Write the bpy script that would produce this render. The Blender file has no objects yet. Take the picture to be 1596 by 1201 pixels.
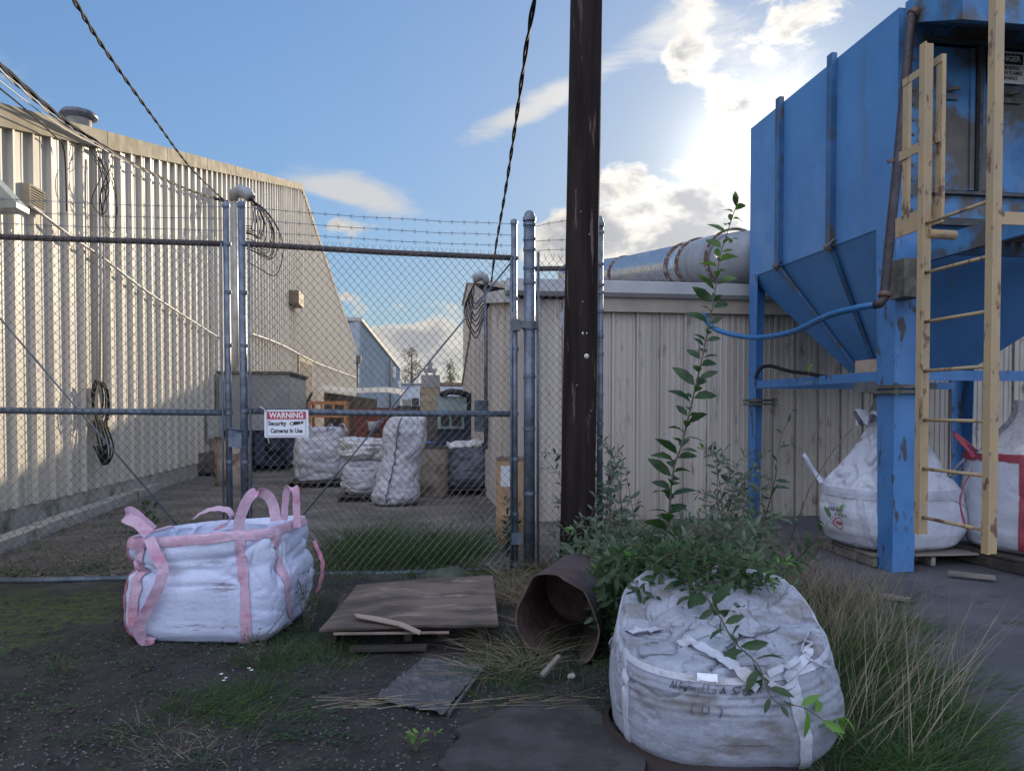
import bpy, math, random
from mathutils import Vector, Matrix, noise
R = math.radians
random.seed(7)
scene = bpy.context.scene
COL = scene.collection

# ---------------------------------------------------------------- camera
F = 1150.0; CX = 798.0; CY = 663.0; H = 1.6
YAW = R(8.07); PITCH = R(1.3)
CAM = Vector((0, 0, H))
FWD = Vector((math.sin(YAW) * math.cos(PITCH), math.cos(YAW) * math.cos(PITCH), -math.sin(PITCH)))
RGT = Vector((math.cos(YAW), -math.sin(YAW), 0))
UPV = RGT.cross(FWD)
cam_d = bpy.data.cameras.new("camera"); cam = bpy.data.objects.new("camera", cam_d); COL.objects.link(cam)
cam.location = CAM; cam.rotation_euler = (math.pi / 2 - PITCH, 0, -YAW)
cam_d.sensor_width = 36; cam_d.lens = F / 1596 * 36; cam_d.shift_y = (CY - 600.5) / 1596
cam_d.clip_start = 0.05; cam_d.clip_end = 3000
scene.camera = cam

def ray(px, py): return RGT * ((px - CX) / F) + UPV * ((CY - py) / F) + FWD
def P(px, py, t): return CAM + ray(px, py) * t                  # at depth t
def PY(px, py, Y): r = ray(px, py); return CAM + r * (Y / r.y)   # on the plane y = Y
def PX(px, py, X): r = ray(px, py); return CAM + r * (X / r.x)   # on the plane x = X
def PG(px, py, z=0.0): r = ray(px, py); return CAM + r * ((z - H) / r.z)

# ---------------------------------------------------------------- light
SUN_AZ = R(27.0); SUN_EL = R(17.0)
SUN = Vector((math.sin(SUN_AZ) * math.cos(SUN_EL), math.cos(SUN_AZ) * math.cos(SUN_EL), math.sin(SUN_EL)))
sd = bpy.data.lights.new("sun", 'SUN'); sd.energy = 4.8; sd.angle = R(0.6); sd.color = (1.0, 0.84, 0.62)
so = bpy.data.objects.new("sun", sd); COL.objects.link(so); so.location = (0, 0, 30)
so.rotation_euler = (-SUN).to_track_quat('-Z', 'Y').to_euler()

world = bpy.data.worlds.new("World"); scene.world = world; world.use_nodes = True
wt = world.node_tree; wn = wt.nodes; wl = wt.links; wn.clear()
def N(tree, t, **kw):
    n = tree.nodes.new(t)
    for k, v in kw.items(): setattr(n, k, v)
    return n
def M(tree, op, a, b=None, c=None, clamp=False):
    n = tree.nodes.new('ShaderNodeMath'); n.operation = op; n.use_clamp = clamp
    for i, v in enumerate((a, b, c)):
        if v is None: continue
        if isinstance(v, (int, float)): n.inputs[i].default_value = v
        else: tree.links.new(v, n.inputs[i])
    return n.outputs[0]
def MR(tree, v, a, b, c=0.0, d=1.0, smooth=True):
    n = tree.nodes.new('ShaderNodeMapRange'); n.interpolation_type = 'SMOOTHSTEP' if smooth else 'LINEAR'
    tree.links.new(v, n.inputs[0])
    for i, x in enumerate((a, b, c, d)): n.inputs[i + 1].default_value = x
    return n.outputs[0]
def MIX(tree, f, a, b, bt='MIX'):
    n = tree.nodes.new('ShaderNodeMix'); n.data_type = 'RGBA'; n.blend_type = bt
    if isinstance(f, (int, float)): n.inputs[0].default_value = f
    else: tree.links.new(f, n.inputs[0])
    for i, v in ((6, a), (7, b)):
        if isinstance(v, tuple): n.inputs[i].default_value = (*v[:3], 1)
        else: tree.links.new(v, n.inputs[i])
    return n.outputs[2]

SKY_STRENGTH = 0.12
sky = N(wt, 'ShaderNodeTexSky', sky_type='NISHITA', sun_disc=False)
sky.sun_elevation = SUN_EL; sky.sun_rotation = SUN_AZ
sky.air_density = 1.0; sky.dust_density = 0.35; sky.ozone_density = 2.0; sky.altitude = 50
tc = N(wt, 'ShaderNodeTexCoord'); D = tc.outputs['Generated']
sep = N(wt, 'ShaderNodeSeparateXYZ'); wl.new(D, sep.inputs[0])
az = M(wt, 'ARCTAN2', sep.outputs[0], sep.outputs[1]); el = M(wt, 'ARCSINE', sep.outputs[2])
ae = N(wt, 'ShaderNodeCombineXYZ'); wl.new(az, ae.inputs[0]); wl.new(el, ae.inputs[1])
def azel(px, py):
    r = ray(px, py).normalized(); return math.atan2(r.x, r.y), math.asin(r.z)
def blob(px, py, sx, sy, rot, amp):
    a, e = azel(px, py)
    m = N(wt, 'ShaderNodeMapping', vector_type='TEXTURE'); wl.new(ae.outputs[0], m.inputs[0])
    m.inputs[1].default_value = (a, e, 0); m.inputs[2].default_value = (0, 0, R(rot)); m.inputs[3].default_value = (sx / F, sy / F, 1)
    v = N(wt, 'ShaderNodeVectorMath', operation='LENGTH'); wl.new(m.outputs[0], v.inputs[0])
    return MR(wt, v.outputs['Value'], 1.6, 0.0, 0.0, amp)
def total(bl):
    s = blob(*bl[0])
    for b in bl[1:]: s = M(wt, 'ADD', s, blob(*b))
    return s
def wnoise(scale, detail, dist, rough, off=(0, 0, 0), st=(1, 1, 1.8)):
    m = N(wt, 'ShaderNodeMapping'); wl.new(D, m.inputs[0]); m.inputs[1].default_value = off; m.inputs[3].default_value = st
    n = N(wt, 'ShaderNodeTexNoise'); wl.new(m.outputs[0], n.inputs[0])
    n.inputs['Scale'].default_value = scale; n.inputs['Detail'].default_value = detail
    n.inputs['Roughness'].default_value = rough; n.inputs['Distortion'].default_value = dist
    return n.outputs[0]
cum = total([(1165, 45, 120, 75, -25, .52), (1080, 110, 50, 40, -40, .45), (1135, 165, 40, 40, 0, .5), (1290, 15, 90, 50, 0, .42),
             (975, 205, 30, 26, 0, .42), (955, 275, 55, 30, 0, .5), (1040, 60, 60, 60, 0, .35), (1010, 335, 150, 60, 12, .62), (880, 355, 60, 45, 0, .6), (870, 385, 70, 40, 0, .5),
             (1100, 360, 60, 60, 0, .5), (535, 350, 38, 26, 0, .5), (600, 520, 90, 30, -5, .6), (670, 545, 110, 40, 0, .7), (700, 480, 50, 26, 10, .45), (620, 480, 22, 16, 0, .4),
             (1400, 300, 300, 120, 0, .5), (990, 395, 110, 36, 0, .45), (930, 290, 36, 22, 0, .3), (640, 600, 400, 26, 0, .6), (-500, 300, 300, 90, 0, .5), (2300, 300, 400, 200, 0, .6), (550, 470, 40, 16, -20, .5)])
n1 = wnoise(13.0, 9.0, 0.25, 0.58)
n1c = M(wt, 'MULTIPLY_ADD', n1, 1.7, -.35)
dens = MR(wt, M(wt, 'ADD', n1c, cum), 0.88, 1.12)
ncore = M(wt, 'MULTIPLY_ADD', wnoise(22.0, 8.0, 0.4, 0.6, (7, 3, 1)), 1.6, -.30)
core = MR(wt, M(wt, 'MULTIPLY_ADD', ncore, .8, M(wt, 'ADD', n1c, cum)), 1.36, 2.0)
cir = total([(790, 185, 110, 22, 22, .50), (870, 150, 90, 22, 25, .42), (530, 300, 120, 14, -8, .30), (1090, 60, 90, 60, -35, .35), (1000, 70, 120, 30, 25, .35), (500, 280, 90, 26, -8, .40), (580, 300, 60, 26, -10, .35), (20, 120, 60, 50, -50, .35), (620, 340, 140, 50, -15, .22), (1250, 120, 130, 50, -30, .3), (1150, 150, 120, 120, 0, .12)])
n2 = wnoise(9.0, 10.0, 0.9, 0.66, (3, 1, 2), (1, 1, 2.6))
cdens = MR(wt, M(wt, 'ADD', n2, cir), 0.70, 1.25, 0.0, 0.75)
sdir = N(wt, 'ShaderNodeVectorMath', operation='DOT_PRODUCT'); wl.new(D, sdir.inputs[0]); sdir.inputs[1].default_value = SUN
mu = M(wt, 'MAXIMUM', sdir.outputs['Value'], 0.0)
near = M(wt, 'POWER', mu, 40.0)
# thin hazy air round the sun scatters its light forward
glow = M(wt, 'ADD', M(wt, 'MULTIPLY', M(wt, 'POWER', mu, 90.0), 1.3), M(wt, 'MULTIPLY', M(wt, 'POWER', mu, 350.0), 10.0))
glc = N(wt, 'ShaderNodeVectorMath', operation='SCALE'); glc.inputs[0].default_value = (1.0, 0.95, 0.86); wl.new(glow, glc.inputs['Scale'])
skyg = N(wt, 'ShaderNodeVectorMath', operation='ADD')
skyl = N(wt, 'ShaderNodeRGBToBW'); wl.new(sky.outputs[0], skyl.inputs[0])
veil = M(wt, 'DIVIDE', 1.32, M(wt, 'MULTIPLY_ADD', skyl.outputs[0], 1 / 3.6, 1.0))       # thin high veil evens the sky out
skyv = N(wt, 'ShaderNodeVectorMath', operation='SCALE'); wl.new(sky.outputs[0], skyv.inputs[0]); wl.new(veil, skyv.inputs['Scale'])
skyt = MIX(wt, 1.0, skyv.outputs[0], (0.93, 1.07, 1.22), 'MULTIPLY')
wl.new(skyt, skyg.inputs[0]); wl.new(glc.outputs[0], skyg.inputs[1])
edge_s = M(wt, 'MULTIPLY_ADD', near, 5.0, 4.6)
core_s = M(wt, 'MULTIPLY_ADD', near, 1.5, 2.9)
ec = N(wt, 'ShaderNodeVectorMath', operation='SCALE'); ec.inputs[0].default_value = (1.0, 0.95, 0.87); wl.new(edge_s, ec.inputs['Scale'])
cc = N(wt, 'ShaderNodeVectorMath', operation='SCALE'); cc.inputs[0].default_value = (0.93, 0.95, 1.0); wl.new(core_s, cc.inputs['Scale'])
ccol = MIX(wt, core, ec.outputs[0], cc.outputs[0])
c1 = MIX(wt, cdens, skyg.outputs[0], ec.outputs[0])
c2 = MIX(wt, dens, c1, ccol)
# bright fill cloud added to the unseen sky behind the camera, lifting the foreground
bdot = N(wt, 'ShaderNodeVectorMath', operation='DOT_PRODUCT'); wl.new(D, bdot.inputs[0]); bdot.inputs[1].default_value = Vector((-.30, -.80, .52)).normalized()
fill_cloud = MR(wt, M(wt, 'MULTIPLY_ADD', wnoise(2.6, 8, .3, .6, (2, 9, 4)), .9, bdot.outputs['Value']), .62, .95)
c2 = MIX(wt, fill_cloud, c2, (8.4, 9.4, 12.2))
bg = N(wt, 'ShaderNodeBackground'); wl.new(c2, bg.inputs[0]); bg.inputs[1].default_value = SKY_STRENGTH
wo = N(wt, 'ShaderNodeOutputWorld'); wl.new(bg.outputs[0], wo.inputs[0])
scene.view_settings.view_transform = 'Standard'; scene.view_settings.look = 'None'
scene.view_settings.exposure = 0.44; scene.view_settings.gamma = 1.0
scene.cycles.max_bounces = 8; scene.cycles.sample_clamp_indirect = 8.0

# ---------------------------------------------------------------- materials
MATS = {}
def mat(name, c1, c2=None, scale=3.0, lo=.4, hi=.65, rough=.7, metal=0.0, bump=0.0, bscale=40.0, stretch=(1, 1, 1), c3=None, s3=1.0, lo3=.55, hi3=.7, st3=None, detail=6.0, spec=.5, transl=None, bst=None, bdist=.01):
    if name in MATS: return MATS[name]
    m = bpy.data.materials.new(name); m.use_nodes = True; t = m.node_tree; b = t.nodes['Principled BSDF']
    co = N(t, 'ShaderNodeTexCoord').outputs['Object']
    def nz(sc, st, det=detail, off=0.0):
        mp = N(t, 'ShaderNodeMapping'); t.links.new(co, mp.inputs[0]); mp.inputs[3].default_value = st; mp.inputs[1].default_value = (off, off * 1.7, off)
        n = N(t, 'ShaderNodeTexNoise'); t.links.new(mp.outputs[0], n.inputs[0]); n.inputs['Scale'].default_value = sc; n.inputs['Detail'].default_value = det; n.inputs['Roughness'].default_value = .62
        return n.outputs[0]
    cur = None
    if c2:
        f = MR(t, nz(scale, stretch), lo, hi)
        cur = MIX(t, f, c1, c2)
        if c3:
            f3 = MR(t, nz(s3, st3 or stretch, 8, 5.3), lo3, hi3)
            cur = MIX(t, f3, cur, c3)
        t.links.new(cur, b.inputs['Base Color'])
        rr = MR(t, nz(scale * 1.7, stretch, 4, 2.0), .3, .7, max(0, rough - .12), min(1, rough + .12))
        t.links.new(rr, b.inputs['Roughness'])
    else:
        b.inputs['Base Color'].default_value = (*c1, 1); b.inputs['Roughness'].default_value = rough
    b.inputs['Metallic'].default_value = metal; b.inputs['Specular IOR Level'].default_value = spec
    if bump:
        bp = N(t, 'ShaderNodeBump'); bp.inputs['Strength'].default_value = bump; bp.inputs['Distance'].default_value = bdist
        t.links.new(nz(bscale, bst or stretch, 5, 1.1), bp.inputs['Height']); t.links.new(bp.outputs[0], b.inputs['Normal'])
    if transl:
        tr = N(t, 'ShaderNodeBsdfTranslucent'); tr.inputs[0].default_value = (*transl, 1)
        mx = N(t, 'ShaderNodeMixShader'); mx.inputs[0].default_value = .35
        out = t.nodes['Material Output']; t.links.new(b.outputs[0], mx.inputs[1]); t.links.new(tr.outputs[0], mx.inputs[2]); t.links.new(mx.outputs[0], out.inputs[0])
    MATS[name] = m; return m

# ---------------------------------------------------------------- mesh builder
class MB:
    def __init__(s): s.v = []; s.f = []; s.sm = []
    def add(s, vs, fs, smooth=False):
        n = len(s.v); s.v += [Vector(v) for v in vs]; s.f += [tuple(i + n for i in f) for f in fs]; s.sm += [smooth] * len(fs); return s
    def box(s, lo, hi):
        (a, b, c), (d, e, f) = lo, hi
        s.add([(a, b, c), (d, b, c), (d, e, c), (a, e, c), (a, b, f), (d, b, f), (d, e, f), (a, e, f)],
              [(0, 3, 2, 1), (4, 5, 6, 7), (0, 1, 5, 4), (1, 2, 6, 5), (2, 3, 7, 6), (3, 0, 4, 7)]); return s
    def cbox(s, c, size, rz=0.0, M3=None):
        hx, hy, hz = [k / 2 for k in size]; m = M3 or Matrix.Rotation(rz, 3, 'Z'); c = Vector(c)
        s.add([c + m @ Vector((x * hx, y * hy, z * hz)) for z in (-1, 1) for x, y in ((-1, -1), (1, -1), (1, 1), (-1, 1))],
              [(0, 3, 2, 1), (4, 5, 6, 7), (0, 1, 5, 4), (1, 2, 6, 5), (2, 3, 7, 6), (3, 0, 4, 7)]); return s
    def bar(s, a, b, w, h, up=Vector((0, 0, 1))):      # rectangular bar from a to b
        a, b = Vector(a), Vector(b); d = (b - a).normalized(); sd_ = d.cross(up)
        if sd_.length < 1e-4: sd_ = d.cross(Vector((0, 1, 0)))
        sd_.normalize(); u = sd_.cross(d)
        vs = []
        for p in (a, b):
            for x, y in ((-1, -1), (1, -1), (1, 1), (-1, 1)): vs.append(p + sd_ * (x * w / 2) + u * (y * h / 2))
        s.add(vs, [(0, 3, 2, 1), (4, 5, 6, 7), (0, 1, 5, 4), (1, 2, 6, 5), (2, 3, 7, 6), (3, 0, 4, 7)]); return s
    def tube(s, pts, r, n=8, cap=True, smooth=True):
        pts = [Vector(p) for p in pts]; k = len(pts); rs = r if isinstance(r, (list, tuple)) else [r] * k
        base = len(s.v); prev = None
        for i, p in enumerate(pts):
            d = (pts[min(i + 1, k - 1)] - pts[max(i - 1, 0)])
            if d.length < 1e-7: d = Vector((0, 0, 1))
            d.normalize()
            if prev is None:
                a = d.orthogonal().normalized()
            else:
                a = prev - d * prev.dot(d); a = a.normalized() if a.length > 1e-5 else d.orthogonal().normalized()
            prev = a; b = d.cross(a)
            for j in range(n):
                t = 2 * math.pi * j / n; s.v.append(p + (a * math.cos(t) + b * math.sin(t)) * rs[i])
        for i in range(k - 1):
            for j in range(n):
                s.f.append((base + i * n + j, base + i * n + (j + 1) % n, base + (i + 1) * n + (j + 1) % n, base + (i + 1) * n + j)); s.sm.append(smooth)
        if cap:
            s.f.append(tuple(base + j for j in reversed(range(n)))); s.sm.append(False)
            s.f.append(tuple(base + (k - 1) * n + j for j in range(n))); s.sm.append(False)
        return s
    def lathe(s, c, prof, n=24, axis=None, smooth=True, wob=0.0):
        c = Vector(c); ax = Vector(axis).normalized() if axis else Vector((0, 0, 1)); a = ax.orthogonal().normalized(); b = ax.cross(a)
        base = len(s.v); k = len(prof)
        for (r, z) in prof:
            for j in range(n):
                t = 2 * math.pi * j / n; q = a * math.cos(t) + b * math.sin(t)
                rr = r * (1 + wob * noise.noise(q * 1.5 + Vector((0, 0, z * 2)))) if wob else r
                s.v.append(c + q * rr + ax * z)
        for i in range(k - 1):
            for j in range(n):
                s.f.append((base + i * n + j, base + i * n + (j + 1) % n, base + (i + 1) * n + (j + 1) % n, base + (i + 1) * n + j)); s.sm.append(smooth)
        return s
    def grid(s, fn, nu, nv, closed=False, smooth=True):
        base = len(s.v); cu = nu if closed else nu + 1
        for j in range(nv + 1):
            for i in range(cu): s.v.append(fn(i / nu, j / nv))
        for j in range(nv):
            for i in range(nu):
                a = base + j * cu + i; b = base + j * cu + (i + 1) % cu
                s.f.append((a, b, b + cu, a + cu)); s.sm.append(smooth)
        return s
    def prism(s, poly, d):                              # polygon (3D points) extruded by d
        n = len(poly); d = Vector(d); vs = [Vector(p) for p in poly] + [Vector(p) + d for p in poly]
        s.add(vs, [tuple(range(n)), tuple(range(2 * n - 1, n - 1, -1))] + [(i, i + n, (i + 1) % n + n, (i + 1) % n) for i in range(n)]); return s
    def strip4(s, rows):                                # rows of (bottom list, top list): thin sheet, hard sides
        k = len(rows)
        def sheet(get, flip, sm=True):
            base = len(s.v); m = len(get(rows[0]))
            for r_ in rows: s.v += get(r_)
            for i in range(k - 1):
                for j in range(m - 1):
                    a = base + i * m + j; f = (a, a + 1, a + m + 1, a + m); s.f.append(f[::-1] if flip else f); s.sm.append(sm)
        sheet(lambda r_: r_[1], False); sheet(lambda r_: r_[0], True)
        sheet(lambda r_: [r_[0][0], r_[1][0]], False); sheet(lambda r_: [r_[1][-1], r_[0][-1]], False)
        return s
    def ribbon(s, pts, wd, width, th=.004):             # flat strap through pts, wd = width direction(s)
        pts = [Vector(p) for p in pts]; k = len(pts); rows = []
        for i, p in enumerate(pts):
            d = (pts[min(i + 1, k - 1)] - pts[max(i - 1, 0)]).normalized()
            w = Vector(wd[min(i, len(wd) - 1)] if isinstance(wd, list) else wd); w = (w - d * w.dot(d)).normalized(); n = w.cross(d)
            ww = width[i] if isinstance(width, list) else width
            mk = lambda o: [p + w * (a * ww / 2) + n * (o + .0025 * math.sin(i * 1.3 + a * 2)) for a in (-1, -.5, 0, .5, 1)]
            rows.append((mk(-th / 2), mk(th / 2)))
        return s.strip4(rows)
    def leaf(s, p, d, up, L, W, fold=.25, droop=.25):
        p = Vector(p); d = Vector(d).normalized(); sd_ = d.cross(Vector(up))
        if sd_.length < 1e-3: sd_ = d.orthogonal()
        sd_.normalize(); u = sd_.cross(d)
        st = [(0, .05), (.28, .8), (.6, .95), (.85, .5), (1, .03)]; vs = []
        for t, w in st:
            c = p + d * (L * t) - u * (droop * L * t * t)
            vs += [c - sd_ * (W * w / 2) + u * (fold * W * w / 2), c, c + sd_ * (W * w / 2) + u * (fold * W * w / 2)]
        fs = []
        for i in range(4):
            a = i * 3; fs += [(a, a + 1, a + 4, a + 3), (a + 1, a + 2, a + 5, a + 4)]
        s.add(vs, fs, True); return s
    def quadleaf(s, p, d, up, L, W):
        p = Vector(p); d = Vector(d).normalized(); sd_ = d.cross(Vector(up))
        if sd_.length < 1e-3: sd_ = d.orthogonal()
        sd_.normalize(); m = p + d * L * .45
        s.add([p, m - sd_ * W / 2, p + d * L, m + sd_ * W / 2], [(0, 1, 2, 3)], True); return s
    def blade(s, p, d, L, W, bend, seg=3):
        p = Vector(p); d = Vector(d).normalized(); hz = Vector((d.x, d.y, 0)); hz = hz.normalized() if hz.length > 1e-3 else Vector((1, 0, 0))
        sd_ = d.cross(Vector((random.uniform(-1, 1), random.uniform(-1, 1), .2))).normalized(); base = len(s.v)
        for i in range(seg + 1):
            t = i / seg; c = p + d * (L * t) + hz * (bend * L * t * t) - Vector((0, 0, 1)) * (bend * L * .6 * t * t); w = W * (1 - t * .9)
            s.v += [c - sd_ * w / 2, c + sd_ * w / 2]
        for i in range(seg): s.f.append((base + 2 * i, base + 2 * i + 1, base + 2 * i + 3, base + 2 * i + 2)); s.sm.append(True)
        return s

def mesh_of(name, mb, m, off=Vector((0, 0, 0))):
    me = bpy.data.meshes.new(name); me.from_pydata([v - off for v in mb.v], [], mb.f)
    me.polygons.foreach_set('use_smooth', mb.sm); me.materials.append(m); me.update(); return me
def wpos(o):
    p = Vector((0, 0, 0))
    while o: p += o.location; o = o.parent
    return p
def part(name, mb, m, parent, label=None, kind=None):
    o = bpy.data.objects.new(name, mesh_of(name, mb, m, wpos(parent))); COL.objects.link(o); o.parent = parent
    if label: o['label'] = label
    if kind: o['kind'] = kind
    return o
def tag(o, label, cat, group=None, kind=None):
    if kind: o['kind'] = kind
    if label: o['label'] = label
    if cat: o['category'] = cat
    if group: o['group'] = group
    return o
def thing(name, label, cat, loc, group=None):
    o = bpy.data.objects.new(name, None); COL.objects.link(o); o.location = loc; o.empty_display_size = .1
    return tag(o, label, cat, group)
def single(name, mb, m, label, cat, group=None, kind=None):
    lo = [min(v[i] for v in mb.v) for i in range(3)]; hi = [max(v[i] for v in mb.v) for i in range(3)]
    off = Vector(((lo[0] + hi[0]) / 2, (lo[1] + hi[1]) / 2, lo[2]))
    o = bpy.data.objects.new(name, mesh_of(name, mb, m, off)); o.location = off; COL.objects.link(o)
    return tag(o, label, cat, group, kind)
def struct(name, mb, m, label=None):
    o = bpy.data.objects.new(name, mesh_of(name, mb, m)); COL.objects.link(o); o['kind'] = 'structure'
    if label: o['label'] = label
    return o
def text_mb(body, size, fn, ext=0.0, font_shear=0.0, bold=0.0, width=None):
    """lettering as mesh; fn maps (x,y) on the text plane to a 3D point"""
    cu = bpy.data.curves.new('t', 'FONT'); cu.body = body; cu.size = size; cu.align_x = 'CENTER'; cu.align_y = 'CENTER'; cu.shear = font_shear; cu.offset = bold; cu.resolution_u = 4
    ob = bpy.data.objects.new('t', cu); COL.objects.link(ob); bpy.context.view_layer.update()
    me = bpy.data.meshes.new_from_object(ob.evaluated_get(bpy.context.evaluated_depsgraph_get()))
    sx = 1.0
    if width:
        w = max(v.co.x for v in me.vertices) - min(v.co.x for v in me.vertices); sx = width / w
    mb = MB(); mb.add([fn(v.co.x * sx, v.co.y) for v in me.vertices], [tuple(p.vertices) for p in me.polygons])
    bpy.data.objects.remove(ob); bpy.data.curves.remove(cu); bpy.data.meshes.remove(me)
    return mb
def lerp(a, b, t): return a + (b - a) * t
def interp(pts, x):
    if x <= pts[0][0]: return pts[0][1]
    for (a, b), (c, d) in zip(pts, pts[1:]):
        if x <= c: return b + (d - b) * (x - a) / (c - a)
    return pts[-1][1]
def smooth_path(pts, k=6):
    pts = [Vector(p) for p in pts]; out = []
    for i in range(len(pts) - 1):
        p0 = pts[max(i - 1, 0)]; p1 = pts[i]; p2 = pts[i + 1]; p3 = pts[min(i + 2, len(pts) - 1)]
        for j in range(k):
            t = j / k; out.append(.5 * ((2 * p1) + (p2 - p0) * t + (2 * p0 - 5 * p1 + 4 * p2 - p3) * t * t + (3 * p1 - p0 - 3 * p2 + p3) * t ** 3))
    out.append(pts[-1]); return out
def rnd(a, b): return random.uniform(a, b)
# ---------------------------------------------------------------- ground
def gz(x, y):
    near = max(0, 1 - math.hypot(x, y - 4) / 9)
    return (.028 * noise.noise(Vector((x * .9, y * .9, 0))) + .016 * noise.noise(Vector((x * 4, y * 4, 3)))) * near
def ground_mat():
    m = bpy.data.materials.new('ground'); m.use_nodes = True; t = m.node_tree; b = t.nodes['Principled BSDF']
    co = N(t, 'ShaderNodeTexCoord').outputs['Object']
    def nz(sc, det=8, off=0.0, rough=.62):
        mp = N(t, 'ShaderNodeMapping'); t.links.new(co, mp.inputs[0]); mp.inputs[1].default_value = (off, off * 1.3, 0)
        n = N(t, 'ShaderNodeTexNoise'); t.links.new(mp.outputs[0], n.inputs[0]); n.inputs['Scale'].default_value = sc; n.inputs['Detail'].default_value = det; n.inputs['Roughness'].default_value = rough
        return n.outputs[0]
    xyz = N(t, 'ShaderNodeSeparateXYZ'); t.links.new(co, xyz.inputs[0]); X, Y = xyz.outputs[0], xyz.outputs[1]
    wob = M(t, 'MULTIPLY_ADD', nz(.9), 2.4, -1.2)
    dirt = MIX(t, MR(t, nz(3.0), .35, .65), (.008, .0075, .008), (.030, .027, .025))
    dirt = MIX(t, MR(t, nz(11, 9, 3, .75), .50, .66), dirt, (.038, .033, .029))
    dirt = MIX(t, MR(t, nz(70, 4), .60, .72), dirt, (.065, .062, .06))
    yard = MIX(t, MR(t, nz(1.3, 9), .35, .68), (.085, .075, .066), (.20, .178, .158))
    yard = MIX(t, MR(t, nz(7, 9, 2, .75), .50, .66), yard, (.07, .06, .048))
    yard = MIX(t, MR(t, nz(30, 5), .55, .72), yard, (.19, .17, .15))
    drive = MIX(t, MR(t, nz(1.1, 9, 4), .35, .68), (.07, .068, .078), (.12, .118, .13))
    drive = MIX(t, MR(t, nz(60, 3, 2), .5, .72), drive, (.07, .07, .075))
    fy = MR(t, M(t, 'ADD', Y, wob), 6.9, 8.0)
    c = MIX(t, fy, dirt, yard)
    fx = MR(t, M(t, 'ADD', M(t, 'MULTIPLY_ADD', Y, -.35, X), M(t, 'MULTIPLY', wob, .35)), 1.45, 1.85)
    c = MIX(t, fx, c, drive)
    # moss on the left by the gate, and in the yard along the fence
    ml = M(t, 'MULTIPLY', MR(t, X, -1.2, -3.2), MR(t, M(t, 'ABSOLUTE', M(t, 'SUBTRACT', Y, 6.2)), 1.4, .2))
    mn = MR(t, M(t, 'ADD', nz(2.6, 10, 7, .7), M(t, 'MULTIPLY', ml, .26)), .57, .70)
    c = MIX(t, M(t, 'MULTIPLY', mn, MR(t, nz(16, 8, 4, .75), .42, .60, .1, .9)), c, (.060, .105, .014))
    m2 = MR(t, nz(1.7, 10, 11, .72), .56, .70)
    c = MIX(t, M(t, 'MULTIPLY', m2, MR(t, Y, 11.5, 8.5)), c, MIX(t, nz(20), (.02, .03, .012), (.05, .06, .02)))
    t.links.new(c, b.inputs['Base Color']); b.inputs['Roughness'].default_value = .85
    bp = N(t, 'ShaderNodeBump'); bp.inputs['Strength'].default_value = 1.0; bp.inputs['Distance'].default_value = .035
    t.links.new(M(t, 'ADD', nz(28, 6, 1), M(t, 'MULTIPLY', nz(90, 3, 3), .5)), bp.inputs['Height']); t.links.new(bp.outputs[0], b.inputs['Normal'])
    return m
def lines(a, b, step, far):
    xs = []; x = a
    while x <= b: xs.append(x); x += step
    return [-f for f in reversed(far)] + xs + far
gm = MB(); xs = lines(-7, 8, .14, [12, 20, 40, 90, 200, 500, 1400]); ys = [-1400, -400, -100, -30, -8, -2] + [i * .14 for i in range(0, 90)] + [14, 18, 26, 40, 70, 130, 300, 700, 1600]
gm.add([(x, y, gz(x, y)) for y in ys for x in xs], [(j * len(xs) + i, j * len(xs) + i + 1, (j + 1) * len(xs) + i + 1, (j + 1) * len(xs) + i) for j in range(len(ys) - 1) for i in range(len(xs) - 1)], True)
g = struct('ground', gm, ground_mat())

def slab_poly(name, pts, z, m, label=None, jag=.02, th=.03):
    out = []
    for i, p in enumerate(pts):
        q = pts[(i + 1) % len(pts)]; a = Vector((p.x, p.y, 0)); b = Vector((q.x, q.y, 0)); k = max(2, int((b - a).length / .06))
        for j in range(k):
            r_ = a.lerp(b, j / k); out.append((r_.x + jag * noise.noise(r_ * 9), r_.y + jag * noise.noise(r_ * 9 + Vector((5, 5, 5))), z - th))
    mb = MB(); mb.prism(out, (0, 0, th)); return struct(name, mb, m, label)
conc = mat('old_concrete', (.026, .023, .024), (.052, .047, .048), 3.5, .35, .65, .9, bump=1.0, bscale=45, c3=(.022, .022, .020), s3=5, lo3=.50, hi3=.62, bdist=.02)
slab_poly('concrete_slab', [PG(720, 1140), PG(800, 1105), PG(905, 1095), PG(955, 1130), PG(1000, 1180), PG(1040, 1400), PG(600, 1400), PG(690, 1200)], .030, conc, 'worn grey concrete slab edge in the dirt', .07)

# ---------------------------------------------------------------- left warehouse
XW = -4.9
siding_l = mat('cream_siding', (.46, .42, .35), (.56, .515, .435), 1.2, .3, .7, .62, bump=.05, bscale=3, spec=.38, stretch=(1, 1, .15), c3=(.36, .31, .24), s3=2.5, lo3=.60, hi3=.78, st3=(1, 1, .12))
trim_l = mat('cream_trim', (.36, .32, .24), (.30, .26, .19), 2, .3, .7, .85, spec=.08, c3=(.25, .20, .14), s3=5, lo3=.6, hi3=.75, st3=(1, 2.5, .3))
roof_m = mat('metal_roof', (.30, .30, .30), (.38, .37, .35), 1, .3, .7, .5)
found = mat('foundation_concrete', (.30, .28, .25), (.42, .39, .34), 3, .3, .7, .85, bump=.3, bscale=20, c3=(.10, .11, .06), s3=2.2, lo3=.52, hi3=.7)
e0 = PX(0, 165, XW); e1 = PX(468, 287, XW); e2 = PX(555, 548, XW)
sl = (e1.z - e0.z) / (e1.y - e0.y)
Y0 = 3.0; prof_w = [(Y0, e0.z - (e0.y - Y0) * sl), (e1.y, e1.z), (e2.y, e2.z)]
wh = thing('warehouse', 'long cream warehouse with ribbed metal siding behind the fence on the left', 'warehouse', (XW - 10, 35, 0))
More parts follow.
